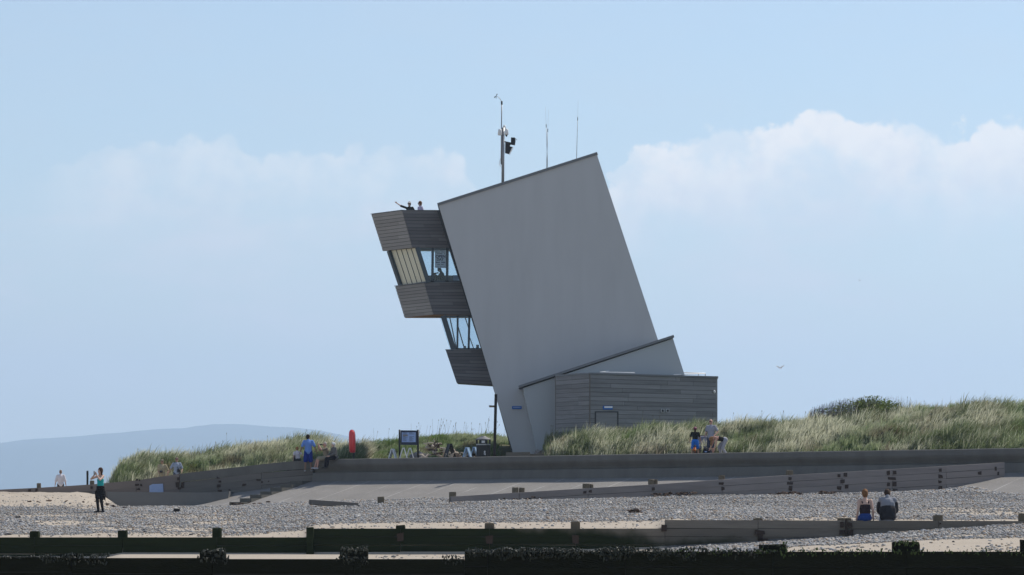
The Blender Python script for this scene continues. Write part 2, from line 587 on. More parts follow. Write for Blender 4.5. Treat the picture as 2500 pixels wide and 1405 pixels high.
def attr_material(name, attr, rough=.8, spec=.3, trans=0.0, mottle=.0):
    """Colour straight from a per-face colour attribute (each stone, each blade has its own)."""
    m = bpy.data.materials.new(name)
    m.use_nodes = True
    t = NT(m.node_tree)
    c = t.n('ShaderNodeAttribute', attribute_name=attr).outputs['Color']
    b = t.n('ShaderNodeBsdfPrincipled', {'Base Color': c, 'Roughness': rough, 'Specular IOR Level': spec}).outputs[0]
    if trans:
        tl = t.n('ShaderNodeBsdfTranslucent', {'Color': c}).outputs[0]
        b = t.n('ShaderNodeMixShader', {0: trans, 1: b, 2: tl}).outputs[0]
    t.n('ShaderNodeOutputMaterial', {'Surface': b})
    return m


M['pebble'] = attr_material('pebble_stone', 'col', .75, .35)
M['grass'] = attr_material('marram_blades', 'col', .55, .35, .42)
M['leaf'] = attr_material('shrub_leaves', 'col', .6, .3, .45)
M['dune'] = material('dune_turf', (.085, .085, .04), .95, .5, 2.5, .6, 8, dark=(.04, .045, .02))
M['path'] = material('promenade_surface', (.30, .27, .23), .95, .2, 2, .3, 20)
M['hill'] = material('far_moorland', (.045, .055, .04), .95, .3, .004)
M['sea'] = material('sea_water', (.05, .09, .11), .15, .1, .05, .3, .4, spec=.5)


def sheet_material(name, c):
    """Thin printed sheet: some of the daylight behind it comes through."""
    m = bpy.data.materials.new(name)
    m.use_nodes = True
    t = NT(m.node_tree)
    d = t.n('ShaderNodeBsdfDiffuse', {'Color': c}).outputs[0]
    l = t.n('ShaderNodeBsdfTranslucent', {'Color': c}).outputs[0]
    t.n('ShaderNodeOutputMaterial', {'Surface': t.n('ShaderNodeMixShader', {0: .75, 1: d, 2: l}).outputs[0]})
    return m


M['banner'] = sheet_material('banner_sheet', (.93, .95, 1.0))

# ---------------------------------------------------------------- site lines
WA, WB = P(830, 1121, 178.0), P(2450, 1095, 160.0)       # top front edge of the sea wall
_d = Vector((WB.x - WA.x, WB.y - WA.y, 0))
WLEN = _d.length
WD = _d / WLEN                                           # along the wall (to the right, coming nearer)
WN = Vector((WD.y, -WD.x, 0))                            # outward, towards the sea
Z3 = Vector((0, 0, 1))


def wall_at(s, o=0.0, dz=0.0):
    p = Vector((WA.x, WA.y, 0)) + WD * s + WN * o
    return Vector((p.x, p.y, WA.z + (WB.z - WA.z) * s / WLEN + dz))


LEFTW = [(-600, 1212, 185.5), (-200, 1203, 184), (0, 1197, 183.2), (130, 1189.5, 182.8), (230, 1183, 182.4), (300, 1178, 182), (360, 1170, 181.7),
         (450, 1156, 181.2), (520, 1148, 180.8), (600, 1139, 180.3), (640, 1134, 180.0), (700, 1128, 179.6), (767, 1123.5, 179.05)]
_lu = np.array([a[0] for a in LEFTW], float)
_ly = np.array([a[1] for a in LEFTW], float)
_lD = np.array([a[2] for a in LEFTW], float)
_ss = np.linspace(-6, 110, 600)
_wx, _wy = WA.x + WD.x * _ss, WA.y + WD.y * _ss
_wu = UC + F * _wx / _wy


def wall_back(u):
    """Distance of the back of the sea wall / left groyne on bearing u, and its top height."""
    u = np.asarray(u, float)
    Dr = np.interp(u, _wu, _wy)
    s = np.interp(u, _wu, _ss)
    zr = WA.z + (WB.z - WA.z) * s / WLEN
    Dl = np.interp(u, _lu, _lD)
    zl = ZC + (YH - np.interp(u, _lu, _ly)) * Dl / F
    k = u < 766
    return np.where(k, Dl + .18, Dr + .5), np.where(k, zl, zr)


# ---------------------------------------------------------------- beach (one sheet)
GD = [20, 50, 63.75, 64.2, 80, 97.9, 98.12, 104, 112, 125, 136, 145, 155, 166, 176, 184, 205, 230, 290, 420]
_front0 = [0, .05, .1, .62, .62, .60]
_frontL = [0, .05, .1, .56, .53, .49]
_far = [1.5, 1.4, 1.3, .3, -3]
_A = [1.03, 1.12, 1.22, 1.40, 1.56, 1.72, 1.92, 2.18, 2.42, 2.36, 1.95, 1.7, .3, -3]
GT = [
    (-1200, _frontL + _A), (200, _frontL + _A),
    (250, _frontL + [1.03, 1.12, 1.22, 1.40, 1.55, 1.68, 1.84, 2.04, 2.30, 2.32, 1.9, 1.6, .3, -3]),
    (292, _front0 + [1.03, 1.12, 1.22, 1.40, 1.53, 1.61, 1.69, 1.76, 1.70] + _far),
    (560, _front0 + [1.03, 1.12, 1.22, 1.40, 1.54, 1.63, 1.72, 1.80, 1.70] + _far),
    (742, _front0 + [1.03, 1.14, 1.26, 1.45, 1.62, 1.78, 1.90, 1.99, 1.70] + _far),
    (768, _front0 + [1.27, 1.31, 1.39, 1.52, 1.66, 1.81, 1.93, 2.02, 1.70] + _far),
    (1000, _front0 + [1.27, 1.33, 1.43, 1.58, 1.74, 1.92, 2.08, 2.10, 1.70] + _far),
    (1250, _front0 + [1.27, 1.35, 1.45, 1.62, 1.80, 2.02, 2.20, 2.15, 1.70] + _far),
    (1600, [0, .05, .1, .66, .70, .74] + [1.27, 1.37, 1.48, 1.65, 1.85, 2.08, 2.28, 2.22, 1.8] + _far),
    (1645, [0, .05, .1, .67, .72, .77] + [1.485, 1.53, 1.60, 1.70, 1.87, 2.10, 2.30, 2.24, 1.8] + _far),
    (1850, [0, .05, .1, .84, .87, .91] + [1.49, 1.54, 1.61, 1.74, 1.92, 2.14, 2.33, 2.28, 1.8] + _far),
    (2050, [0, .05, .1, .95, .99, 1.04] + [1.49, 1.55, 1.63, 1.78, 1.96, 2.17, 2.36, 2.30, 1.8] + _far),
    (2290, [0, .05, .1, .95, 1.08, 1.26] + [1.485, 1.55, 1.64, 1.82, 2.0, 2.22, 2.45, 2.4, 1.8] + _far),
    (2375, [0, .05, .1, .95, 1.09, 1.32] + [1.47, 1.55, 1.65, 1.84, 2.02, 2.24, 2.60, 2.4, 1.8] + _far),
    (2440, [0, .05, .1, .95, 1.10, 1.36] + [1.465, 1.55, 1.65, 1.84, 2.02, 2.22, 2.38, 2.3, 1.8] + _far),
    (2500, [0, .05, .1, .95, 1.11, 1.40] + [1.46, 1.55, 1.65, 1.84, 2.02, 2.20, 2.32, 2.3, 1.8] + _far),
    (4200, [0, .05, .1, .95, 1.11, 1.40] + [1.46, 1.55, 1.65, 1.84, 2.02, 2.20, 2.32, 2.3, 1.8] + _far),
]
_gu = np.array([a[0] for a in GT], float)
_gz = np.array([a[1] for a in GT], float)
_gd = np.array(GD, float)


def beach_z(u, D, rough=True):
    u, D = np.broadcast_arrays(np.asarray(u, float), np.asarray(D, float))
    i = np.clip(np.searchsorted(_gu, u) - 1, 0, len(_gu) - 2)
    j = np.clip(np.searchsorted(_gd, D) - 1, 0, len(_gd) - 2)
    fu = np.clip((u - _gu[i]) / (_gu[i + 1] - _gu[i]), 0, 1)
    fd = np.clip((D - _gd[j]) / (_gd[j + 1] - _gd[j]), 0, 1)
    z = (_gz[i, j] * (1 - fu) + _gz[i + 1, j] * fu) * (1 - fd) + (_gz[i, j + 1] * (1 - fu) + _gz[i + 1, j + 1] * fu) * fd
    if rough:
        X = (u - UC) * D / F
        calm = np.minimum(1, np.minimum(np.abs(D - 98) / 4, np.abs(D - 64) / 4))
        sandy = sstep(u, 290, 200) * sstep(D, 150, 165)
        z = z + (fbm(X * .5, D * .35, 3) - .5) * .10 * calm + (fbm(X * 1.1, D * .8, 5) - .5) * .26 * sandy
    return z


def gpt(u, D):
    return Vector(((u - UC) * D / F, D, float(beach_z(u, D))))


us = np.concatenate([np.arange(-7000, -100, 60), np.arange(-100, 2620, 9), np.arange(2620, 9000, 60)])
ds = np.concatenate([np.linspace(20, 63.7, 20), np.linspace(63.78, 64.18, 4), np.linspace(64.4, 97.8, 50), np.linspace(97.92, 98.11, 3),
                     np.linspace(98.3, 190, 230), np.linspace(191, 230, 30), np.linspace(235, 420, 25)])
UU, DD = np.meshgrid(us, ds)
ZZ = beach_z(UU, DD)
_bme = grid_mesh('beach', np.stack([(UU - UC) * DD / F, DD, ZZ], -1).reshape(-1, 3), len(ds), len(us))
link('beach', _bme, M['sand'])
BEACH_UD = (UU.copy(), DD.copy())
tag(bpy.data.objects['beach'], kind='structure')

mb = MB()
mb.add([(-900, -500, -.7), (900, -500, -.7), (900, 340, -.7), (-900, 340, -.7)], [(0, 1, 2, 3)])
tag(mb.build('ground', M['sand']), kind='structure')
mb = MB()
mb.add([(-9000, 300, -1.4), (9000, 300, -1.4), (9000, 18000, -1.4), (-9000, 18000, -1.4)], [(0, 1, 2, 3)])
tag(mb.build('sea', M['sea']), kind='structure')

# far moorland across the bay, 15 km off
hu = np.linspace(-1500, 1500, 240)
hy = np.interp(hu, [-1500, -900, -400, -100, 0, 60, 150, 240, 300, 400, 450, 490, 520, 560, 600, 660, 720, 780, 850, 920, 1000, 1100, 1250, 1500],
               [1190, 1150, 1110, 1089, 1081, 1074, 1067, 1060, 1055, 1047, 1046, 1041, 1036.5, 1036, 1038, 1041, 1043, 1050, 1065, 1085, 1110, 1140, 1190, 1226])
hy = hy + (fbm(hu / 60, hu * 0, 9) - .5) * 5
hd = np.array([12500, 13500, 14500, 15500, 16500, 17500])
hk = np.array([0, .35, .75, 1.0, .85, .3])
hp = []
for d, k in zip(hd, hk):
    z0 = -3
    zc = ZC + (YH - hy) * 15500 / F
    n = (fbm(hu / 40 + d, hu * 0 + d / 800, 4) - .5) * 34 * (k < 1) * (k > 0)
    hp.append(np.stack([(hu - UC) * 15500 / F * (d / 15500) ** .3, np.full_like(hu, d), z0 + (zc - z0) * k + n], -1))
link('hills', grid_mesh('hills', np.concatenate(hp), len(hd), len(hu)), M['hill'])
tag(bpy.data.objects['hills'], kind='structure')

# ---------------------------------------------------------------- sea wall, apron, steps
sw = thing('sea_wall', 'long dark concrete sea wall with a rounded lip above the sloping apron', 'sea wall', wall_at(0, 0, -1))


def sweep(prof, s0, s1, step, jitter=0.0):
    ss = np.arange(s0, s1 + .01, step)
    vs, n = [], len(prof)
    for s in ss:
        for o, dz in prof:
            j = (vnoise(s * 1.3, o * 9, 2) - .5) * jitter
            vs.append(wall_at(s, o + j, dz + j * .6))
    fs = [(i * n + k, i * n + k + 1, (i + 1) * n + k + 1, (i + 1) * n + k) for i in range(len(ss) - 1) for k in range(n - 1)]
    fs += [tuple(range(n)), tuple((len(ss) - 1) * n + k for k in range(n))[::-1]]
    return MB().add(vs, fs)


sweep([(-.5, -1.6), (-.5, -.03), (-.46, 0), (-.02, 0), (.02, -.03), (.03, -.25), (.0, -.33), (-.07, -.42), (-.16, -.53), (-.21, -.64), (-.21, -1.6)], -1.6, 76, .8, .025).build('parapet', M['concrete_wall'], sw)
sweep([(-.20, -1.6), (-.20, -.645), (-.03, -.66), (.08, -1.10), (.08, -1.6)], -1.6, 76, .8, .02).build('wall_foot', M['concrete_wall'], sw)

asr = np.arange(-9, 76.1, .5)
atr = np.linspace(0, 10, 26)
apts, ast = [], []
for s in asr:
    drop = np.interp(s, [-9, -8, -4.5, -1.7, -1.5], [.0, 0, 0, 0, 0])
    if s >= -1.6:
        zt = wall_at(s).z - 1.08
    else:
        zt = np.interp(s, [-9, -4.5, -1.6], [2.35, 2.65, 2.97])
    for t in atr:
        p = wall_at(s, .07 + t, 0)
        p.z = zt - t * .2 + (fbm(s * .7, t * .7, 8) - .5) * .05
        apts.append(p)
        ast.append((s, t, 0))
ame = grid_mesh('apron', np.array([tuple(p) for p in apts]), len(asr), len(atr))
at = ame.attributes.new('st', 'FLOAT_VECTOR', 'POINT')
at.data.foreach_set('vector', np.array(ast, dtype=np.float32).ravel())
tag(link('apron', ame, M['apron']), kind='structure')

st = thing('beach_steps', 'worn concrete steps running down the apron from the gap in the sea wall', 'steps', wall_at(-2.3, .4, -.9))
z0 = 2.98
for i in range(8):
    a = .02 + i * .84
    zt = z0 - a * .2 + .025
    mb = MB()
    c = [wall_at(-2.35, a), wall_at(-1.68, a), wall_at(-1.68, a + .80), wall_at(-2.35, a + .80)]
    jit = random.uniform(-.02, .02)
    mb.hexa([Vector((p.x, p.y, zt - .5)) for p in c] + [Vector((p.x, p.y, zt + jit)) for p in c])
    mb.build('tread', M['step'], st)

# the bank below the left groyne: a plain concrete toe wall, its end squared off
tw = MB()
topl = [P(262, 1201, 177.6), P(330, 1202, 177.7), P(430, 1202.5, 177.9), P(520, 1203, 178.1), P(560, 1200, 178.6)]
botl = [P(264, 1242, 177.45), P(331, 1242, 177.55), P(431, 1242, 177.75), P(515, 1242, 177.95), P(552, 1240, 178.4)]
n = len(topl)
bk = [p + Vector((.1, 2.6, -.05)) for p in topl]
bk2 = [p + Vector((.1, 2.6, -1.5)) for p in topl]
vs = topl + botl + bk + bk2
fs = []
for i in range(n - 1):
    fs += [(i, i + 1, n + i + 1, n + i), (i, 2 * n + i, 2 * n + i + 1, i + 1), (2 * n + i, 3 * n + i, 3 * n + i + 1, 2 * n + i + 1), (n + i, n + i + 1, 3 * n + i + 1, 3 * n + i)]
fs += [(0, n, 3 * n, 2 * n), (n - 1, 2 * n + n - 1, 3 * n + n - 1, 2 * n - 1)]
tw.add(vs, fs)
tag(tw.build('toe_wall', M['concrete_toe']), 'plain grey concrete toe wall in shade, below the pale notice', 'wall')

# ---------------------------------------------------------------- groynes


def on_line(p0, p1, u):
    """Point of the plan line p0-p1 on bearing u."""
    k = (u - UC) / F
    a = (k * p0.y - p0.x) / ((p1.x - p0.x) - k * (p1.y - p0.y))
    return p0 + (p1 - p0) * a


def planks(root, edges, top, line, courses, h, th, m, tilt=0.0, name='plank'):
    """One board per bay and course, in front of the posts. top(u) is the bearing elevation of the top edge."""
    for i in range(len(edges) - 1):
        u0, u1 = edges[i], edges[i + 1]
        a, b = line(u0), line(u1)
        a, b = P(u0, top(u0 + .01), a.y), P(u1, top(u1 - .01), b.y)
        d = (b - a)
        d.z = 0
        d.normalize()
        nrm = Vector((d.y, -d.x, 0))
        for k in range(courses):
            off = nrm * (.013 * ((k + i) % 2) + random.uniform(-.004, .004))
            j = [random.uniform(-.008, .008) for _ in range(4)]
            hh = h[k] if isinstance(h, (list, tuple)) else h
            z = sum(h[:k]) if isinstance(h, (list, tuple)) else h * k
            a1, b1 = a + d * .005 + off, b - d * .005 + off
            q = [a1 - Z3 * (z + hh - .010 + j[0]), b1 - Z3 * (z + hh - .010 + j[1]), b1 - Z3 * (z + j[2] * (k > 0)), a1 - Z3 * (z + j[3] * (k > 0))]
            mb = MB()
            mb.hexa([p + nrm * th / 2 for p in q] + [p - nrm * th / 2 for p in q], tint=random.random())
            mb.build(name, m, root)
        hs = sum(h) if isinstance(h, (list, tuple)) else h * courses
        q = [a - Z3 * hs, b - Z3 * hs, b - Z3 * .02, a - Z3 * .02]
        mb = MB()
        mb.hexa([p + nrm * .01 for p in q] + [p - nrm * .03 for p in q])
        mb.build('backing_board', M['dark_trim'], root)


def post(root, u, ytop, D, w, zbot, m, d=None, taper=.93, name='post', rz=0.0):
    """A squared, worn timber pile."""
    p = P(u, ytop, D)
    d = d or w
    r = Matrix.Rotation(rz, 3, 'Z')
    mb = MB()
    n = 12
    rings = []
    for k, (z, s) in enumerate([(zbot, 1), (p.z - .05, 1.0), (p.z - .012, .98), (p.z, taper)]):
        ring = []
        for i in range(n):
            a = 2 * math.pi * (i + .5) / n
            c, sn = math.cos(a), math.sin(a)
            e = .38
            x = math.copysign(abs(c) ** e, c) * w / 2 * s
            y = math.copysign(abs(sn) ** e, sn) * d / 2 * s
            ring.append(Vector((p.x, p.y, z + (random.uniform(-.012, .012) if k > 1 else 0))) + r @ Vector((x + random.uniform(-.006, .006), y, 0)))
        rings += ring
    fs = [(i * n + k, i * n + (k + 1) % n, (i + 1) * n + (k + 1) % n, (i + 1) * n + k) for i in range(3) for k in range(n)] + [tuple(3 * n + k for k in range(n))]
    mb.add(rings, fs)
    return mb.build(name, m, root)


def plate(root, p, nrm, w, h, name='iron_plate', th=.05):
    d = Vector((-nrm.y, nrm.x, 0))
    mb = MB()
    w, h = w * .88, h * .88
    q = [p + d * (sx * w / 2 + random.uniform(-.02, .02)) + Z3 * (sz * h / 2 + random.uniform(-.02, .02)) for sx, sz in ((-1, -1), (1, -1), (1, 1), (-1, 1))]
    mb.hexa([x + nrm * th for x in q] + [x - nrm * .02 for x in q])
    return mb.build(name, M['rust'], root)


GRP = 'timber groynes crossing the beach'
# front groyne
fg = thing('groyne', 'black weed-covered groyne nearest the water, along the bottom of the view', 'groyne', P(1135, 1400, 64), GRP)
fe = [-520, -165, 175, 520, 865, 1134, 1190, 1527, 1886, 2211, 2545, 2890]
ftop = lambda u: 1360.5 if u < 175 else (1363 if u < 520 else (1365.5 if u < 1134 else 1347.5))
planks(fg, fe, ftop, lambda u: P(u, 1347, 64), 4, [.27, .25, .25, .25], .16, M['weed_black'])
for u, y, w in ((175, 1352, .40), (520, 1345, .46), (865, 1341, .50), (1527, 1336, .34), (1886, 1330, .48), (2211, 1324, .48), (2520, 1319, .42)):
    post(fg, u, y, 64.30, w, -.2, M['weed_black'], .34)
ir = {}


def ico(sub=1):
    bm = bmesh.new()
    bmesh.ops.create_icosphere(bm, subdivisions=sub, radius=1)
    v = np.array([tuple(x.co) for x in bm.verts])
    f = np.array([[x.index for x in g.verts] for g in bm.faces])
    bm.free()
    return v, f


IV, IFC = ico(1)


def scatter_blobs(pts, sizes, aspect=(1, 1, .6), seed=0, jag=.25):
    """Merged rough lumps: returns verts, faces, index of the lump of each face."""
    rng = np.random.default_rng(seed)
    n, k = len(pts), len(IV)
    base = IV[None] * np.array(aspect)[None, None] * (1 + rng.normal(0, jag, (n, k, 1)))
    a = rng.uniform(0, 2 * np.pi, n)
    t = rng.normal(0, .35, n)
    ca, sa, ct, stt = np.cos(a), np.sin(a), np.cos(t), np.sin(t)
    x, y, z = base[..., 0] * rng.uniform(.75, 1.3, (n, 1)), base[..., 1], base[..., 2] * rng.uniform(.7, 1.3, (n, 1))
    y, z = y * ct[:, None] - z * stt[:, None], y * stt[:, None] + z * ct[:, None]
    x, y = x * ca[:, None] - y * sa[:, None], x * sa[:, None] + y * ca[:, None]
    v = np.stack([x, y, z], -1) * np.asarray(sizes)[:, None, None] + np.asarray(pts)[:, None]
    f = IFC[None] + (np.arange(n) * k)[:, None, None]
    return v.reshape(-1, 3), f.reshape(-1, 3), np.repeat(np.arange(n), len(IFC))


def weed_fringe(name, segs, n, mat, parent, size, hang, seed, D=64.0):
    rng = np.random.default_rng(seed)
    pts = []
    wts = np.array([s_[1] - s_[0] for s_ in segs], float)
    wts /= wts.sum()
    for _ in range(n):
        u0, u1, y = segs[rng.choice(len(segs), p=wts)]
        u = rng.uniform(u0, u1)
        dens = vnoise(u / 30, 0, seed)
        if rng.random() > .25 + dens:
            continue
        p = P(u, y, D)
        f = rng.random()
        if f < .6:
            pts.append((p.x, p.y + rng.uniform(-.11, .10), p.z + rng.uniform(-.01, .05) * dens * 1.6))
        else:
            pts.append((p.x, p.y - .09 - rng.uniform(0, .04), p.z - rng.uniform(0, hang) * dens))
    pts = np.array(pts)
    sz = rng.uniform(.35, 1, len(pts)) * size
    v, f, idx = scatter_blobs(pts, sz, (.8, .7, 1.4), seed, .35)
    tint = rng.random(len(pts))[idx]
    me = raw_mesh(bpy.data.meshes.new(name), v, f, False, {'tint': ('FLOAT', 'FACE', tint)})
    return link(name, me, mat, parent)


o = weed_fringe('seaweed', [(1136, 1640, 1347), (1136, 1900, 1347), (1136, 1400, 1347), (1480, 1560, 1341), (1860, 1915, 1331), (0, 175, 1360), (90, 270, 1361.5),
                            (480, 560, 1365), (490, 550, 1345), (490, 550, 1347), (832, 898, 1341), (832, 898, 1343), (820, 900, 1366), (1080, 1134, 1364), (1136, 1700, 1347)], 3200, M['seaweed'], fg, .021, .2, 5)
o['kind'] = 'stuff'
o = weed_fringe('green_weed', [(2182, 2240, 1325), (2182, 2240, 1328), (1640, 2500, 1348), (1895, 1920, 1334)], 520, M['moss'], fg, .019, .10, 8)
o['kind'] = 'stuff'

# middle groyne
mg = thing('groyne', 'weedy plank groyne with stepped top, black at its seaward end, where the couple sit', 'groyne', P(1250, 1330, 98), GRP)
me_ = [-370, -140, 85, 300, 530, 757, 978, 1195, 1405, 1623, 1850, 2065, 2290, 2497, 2725]
mtop = lambda u: 1312.5 if u < 757 else (1291.0 if u < 1623 else 1270.0 + (u - 1623) * .003)
planks(mg, me_, mtop, lambda u: P(u, 1300, 98), 4, [.225, .22, .22, .24], .15, M['weed_wood'])
for u, y in ((85, 1298), (300, 1295.5), (530, 1290), (978, 1282.5), (1195, 1278), (1405, 1274), (1850, 1266), (2066, 1265.5), (2290, 1258.5), (2497, 1254)):
    post(mg, u, y, 98.22, .25, .3, M['weed_wood'] if u < 1000 else M['post'], .25, rz=random.uniform(-.1, .1))
post(mg, 757, 1288, 97.82, .20, .3, M['weed_wood'], .2)
post(mg, 2052, 1266, 98.22, .16, .3, M['post'], .2)
for u, y, w, h in ((1855, 1300, .32, .12), (1855, 1312, .14, .2), (1862, 1320, .3, .14), (2055, 1281, .14, .16), (2076, 1281, .12, .14), (2056, 1300, .16, .12), (2077, 1300, .14, .16),
                   (2296, 1278, .05, .06), (978, 1312, .2, .25), (1195, 1318, .22, .24), (1405, 1318, .22, .24), (1620, 1290, .16, .2)):
    plate(mg, P(u, y, 97.9), Vector((0, -1, 0)), w, h)
mb = MB()
mb.bar(P(2066, 1268, 97.88), P(2066, 1311, 97.88), .05, .06)
mb.build('iron_strap', M['rust'], mg)

# right groyne: from the pebbles up to the apron
R0, R1 = P(757, 1220, 143.0), P(2450, 1130, 159.2)
rg = thing('groyne', 'long brown plank groyne with rusted iron plates rising towards the sea wall', 'groyne', P(1600, 1200, 150), GRP)
ry = lambda u: float(np.interp(u, [757, 1105, 1265, 1433, 1592, 1762, 1927, 2055, 2175, 2308, 2450], [1220, 1213, 1203, 1192.5, 1183.5, 1171.5, 1160.5, 1153.5, 1146.5, 1138.5, 1129.5]))
re_ = [1100, 1265, 1433, 1592, 1762, 1927, 2055, 2175, 2308, 2450]
planks(rg, re_, ry, lambda u: on_line(R0, R1, u), 6, .27, .16, M['timber_brown'])
planks(rg, [757, 872], lambda u: 1220.5 + (u - 757) * .07, lambda u: on_line(R0, R1, u), 1, .2, .2, M['timber_grey'])
rd = Vector((R1.x - R0.x, R1.y - R0.y, 0)).normalized()
rn = Vector((rd.y, -rd.x, 0))
ang = math.atan2(rd.y, rd.x)
for u, y, w in ((1105, 1202, .25), (1258, 1191, .22), (1274, 1191.5, .17), (1431, 1181, .25), (1443, 1183, .12), (1590, 1171, .22), (1600, 1171, .12), (1762, 1161, .23), (1927, 1149.5, .27)):
    p = on_line(R0, R1, u) - rn * .21
    post(rg, u, y, p.y, w, 1.3, M['post'], .22, rz=ang)
for u, dy, w, h in ((1427, 9, .15, .12), (1440, 8, .13, .12), (1594, 10, .14, .14), (1760, 9, .25, .12), (1764, 22, .17, .14), (1928, 8, .14, .12), (1927, 20, .34, .12), (1929, 32, .18, .22),
                    (2047, 8, .18, .16), (2063, 7, .18, .18), (2056, 22, .2, .16), (2048, 38, .22, .16), (2066, 36, .2, .18), (2168, 8, .18, .18), (2183, 8, .17, .18),
                    (2176, 22, .45, .14), (2168, 36, .14, .16), (2183, 36, .2, .22), (2168, 52, .2, .16), (2184, 52, .24, .18), (2294, 9, .15, .16), (2295, 24, .24, .14), (2294, 38, .16, .14), (2295, 52, .18, .18),
                    (2390, 22, .2, .14), (2430, 14, .12, .2), (2435, 26, .1, .14)):
    p = on_line(R0, R1, u) + rn * .085
    p = P(u, ry(u) + dy, p.y)
    plate(rg, p, rn, w, h)

# left groyne under the dune
lg = thing('groyne', 'old plank groyne with a concrete capping running down to the sand at the left', 'groyne', P(300, 1200, 182), GRP)
ltop = lambda u: float(np.interp(u, _lu, _ly))
lline = lambda u: Vector(((u - UC) * float(np.interp(u, _lu, _lD)) / F, float(np.interp(u, _lu, _lD)), 0))
planks(lg, [-420, -220, -60, 95, 225, 335, 440], ltop, lline, 4, .36, .2, M['timber_left'])
planks(lg, [440, 535, 640, 766], lambda u: ltop(u) + 21, lline, 5, .3, .2, M['timber_grey'])
cu_ = [440, 480, 520, 560, 600, 640, 670, 700, 735, 767]
mb = MB()
for i in range(len(cu_) - 1):
    a, b = P(cu_[i], ltop(cu_[i]), lline(cu_[i]).y), P(cu_[i + 1], ltop(cu_[i + 1]), lline(cu_[i + 1]).y)
    mb.hexa([a + Vector((0, -.16, -.41)), b + Vector((0, -.16, -.41)), b + Vector((0, -.19, 0)), a + Vector((0, -.19, 0)),
             a + Vector((0, .2, -.41)), b + Vector((0, .2, -.41)), b + Vector((0, .2, 0)), a + Vector((0, .2, 0))])
mb.build('capping', M['concrete_wall'], lg)
for u, y, D, w in ((95, 1180.5, 183.1, .2), (225, 1174, 182.7, .22), (-60, 1187, 183.5, .2)):
    post(lg, u, y, D, w, 1, M['post'], .2)
for u, y, w, h in ((72, 1198, .14, .2), (89, 1197, .12, .2), (224, 1191, .12, .14), (334, 1172, .12, .1), (341, 1173, .1, .1), (335, 1184, .2, .12), (345, 1185, .1, .14), (338, 1195, .14, .12),
                   (437, 1170, .2, .14), (433, 1184, .18, .3), (446, 1184, .16, .3), (438, 1193, .2, .1), (533, 1166, .14, .1), (537, 1176, .16, .14), (534, 1187, .22, .16), (537, 1199, .24, .1),
                   (561, 1197, .16, .08), (598, 1184, .3, .1), (631, 1172, .26, .08), (640, 1178, .1, .1), (656, 1176, .06, .06)):
    plate(lg, P(u, y, lline(u).y - .11), Vector((0, -1, 0)), w, h)

# stub piles standing by themselves in the stones
for lab, u, y, D, w, h in (('small dark pile stump in the pebbles below the beach steps', 432, 1243, 142, .24, .16),
                           ('dark stump near the left edge, low in the sandy pebbles', 43, 1261, 127, .2, .16),
                           ('worn brown pile stump at the foot of the apron, left of the long groyne', 930, 1213.5, 147, .27, .12)):
    g = gpt(u, D)
    o = post(None, u, y, D, w, g.z - .5, M['post_dark'] if u < 900 else M['post'], .2, name='pile_stump')
    tag(o, lab, 'stump', 'stump piles among the pebbles')
o = post(None, 213.5, 1150, 190, .10, 1.5, M['post_dark'], .1, taper=.8, name='marker_post')
tag(o, 'thin dark marker post standing behind the left groyne', 'post')

# ---------------------------------------------------------------- dune and promenade behind the wall
_sil = np.array([(-1500, 1235, 9), (200, 1228, 9), (245, 1215, 8), (272, 1168, 7), (300, 1118, 7), (340, 1101, 8), (450, 1105, 8), (600, 1087, 9), (700, 1078, 10), (760, 1074, 10),
                 (800, 1088, 10), (870, 1083, 10), (880.1, 1083, 10), (905, 1080, 18), (950, 1074, 19), (1000, 1067, 20), (1080, 1056, 20), (1150, 1059, 20), (1200, 1056, 21), (1240, 1062, 21), (1300, 1080, 20), (1316, 1080, 10),
                 (1335, 1068, 5.5), (1360, 1062, 5), (1400, 1052, 4.5), (1500, 1045, 4.6), (1600, 1041, 5), (1700, 1038, 6), (1760, 1042, 9), (1850, 1042, 9), (1950, 1032, 9.5), (2050, 1014, 10),
                 (2200, 1004, 10), (2300, 994, 10), (2350, 990, 10), (2420, 992, 10), (2500, 984, 10), (2700, 980, 10), (4300, 975, 10)], float)
_foot = np.array([(-1500, 5), (200, 5), (300, 3.6), (450, 5), (760, 6.0), (870, 6), (900, 13), (1200, 15), (1245, 15), (1310, 15), (1322, 3), (1345, 1.1), (1600, 1.0), (1660, 1.5), (1780, 1.5), (1840, 1.0), (4300, .8)], float)


def path_level(u):
    b, zt = wall_back(u)
    drop = np.interp(u, [-600, 0, 300, 450, 640, 766, 767, 900, 1250, 1320, 4000], [.6, .62, .72, .85, .7, .12, .12, .08, .10, .22, .22])
    return b, zt - drop


def dune_z(u, D, rough=True):
    u, D = np.broadcast_arrays(np.asarray(u, float), np.asarray(D, float))
    b, z0 = path_level(u)
    ys, dc = np.interp(u, _sil[:, 0], _sil[:, 1]), np.interp(u, _sil[:, 0], _sil[:, 2])
    ft = np.interp(u, _foot[:, 0], _foot[:, 1])
    Dc = b + dc
    zc = ZC + (YH - (ys + np.interp(u, [260, 1000, 1200, 1320, 1700, 4000], [27, 20, 18, 25, 27, 28]))) * Dc / F
    t = np.clip((D - b - ft) / np.maximum(dc - ft, .5), 0, 1)
    k = np.sin(t * np.pi / 2) ** .9
    X = (u - UC) * D / F
    z = z0 + (zc - z0) * k
    if rough:
        z = z + (fbm(X * .42, D * .45, 21) - .56) * 1.15 * sstep(t, 0, .25) * sstep(np.abs(u - 1280), 20, 90)
    fall = np.clip((D - Dc - 6) / 30, 0, 1)
    return z - fall * np.where(u < 300, 3.0, 1.5)


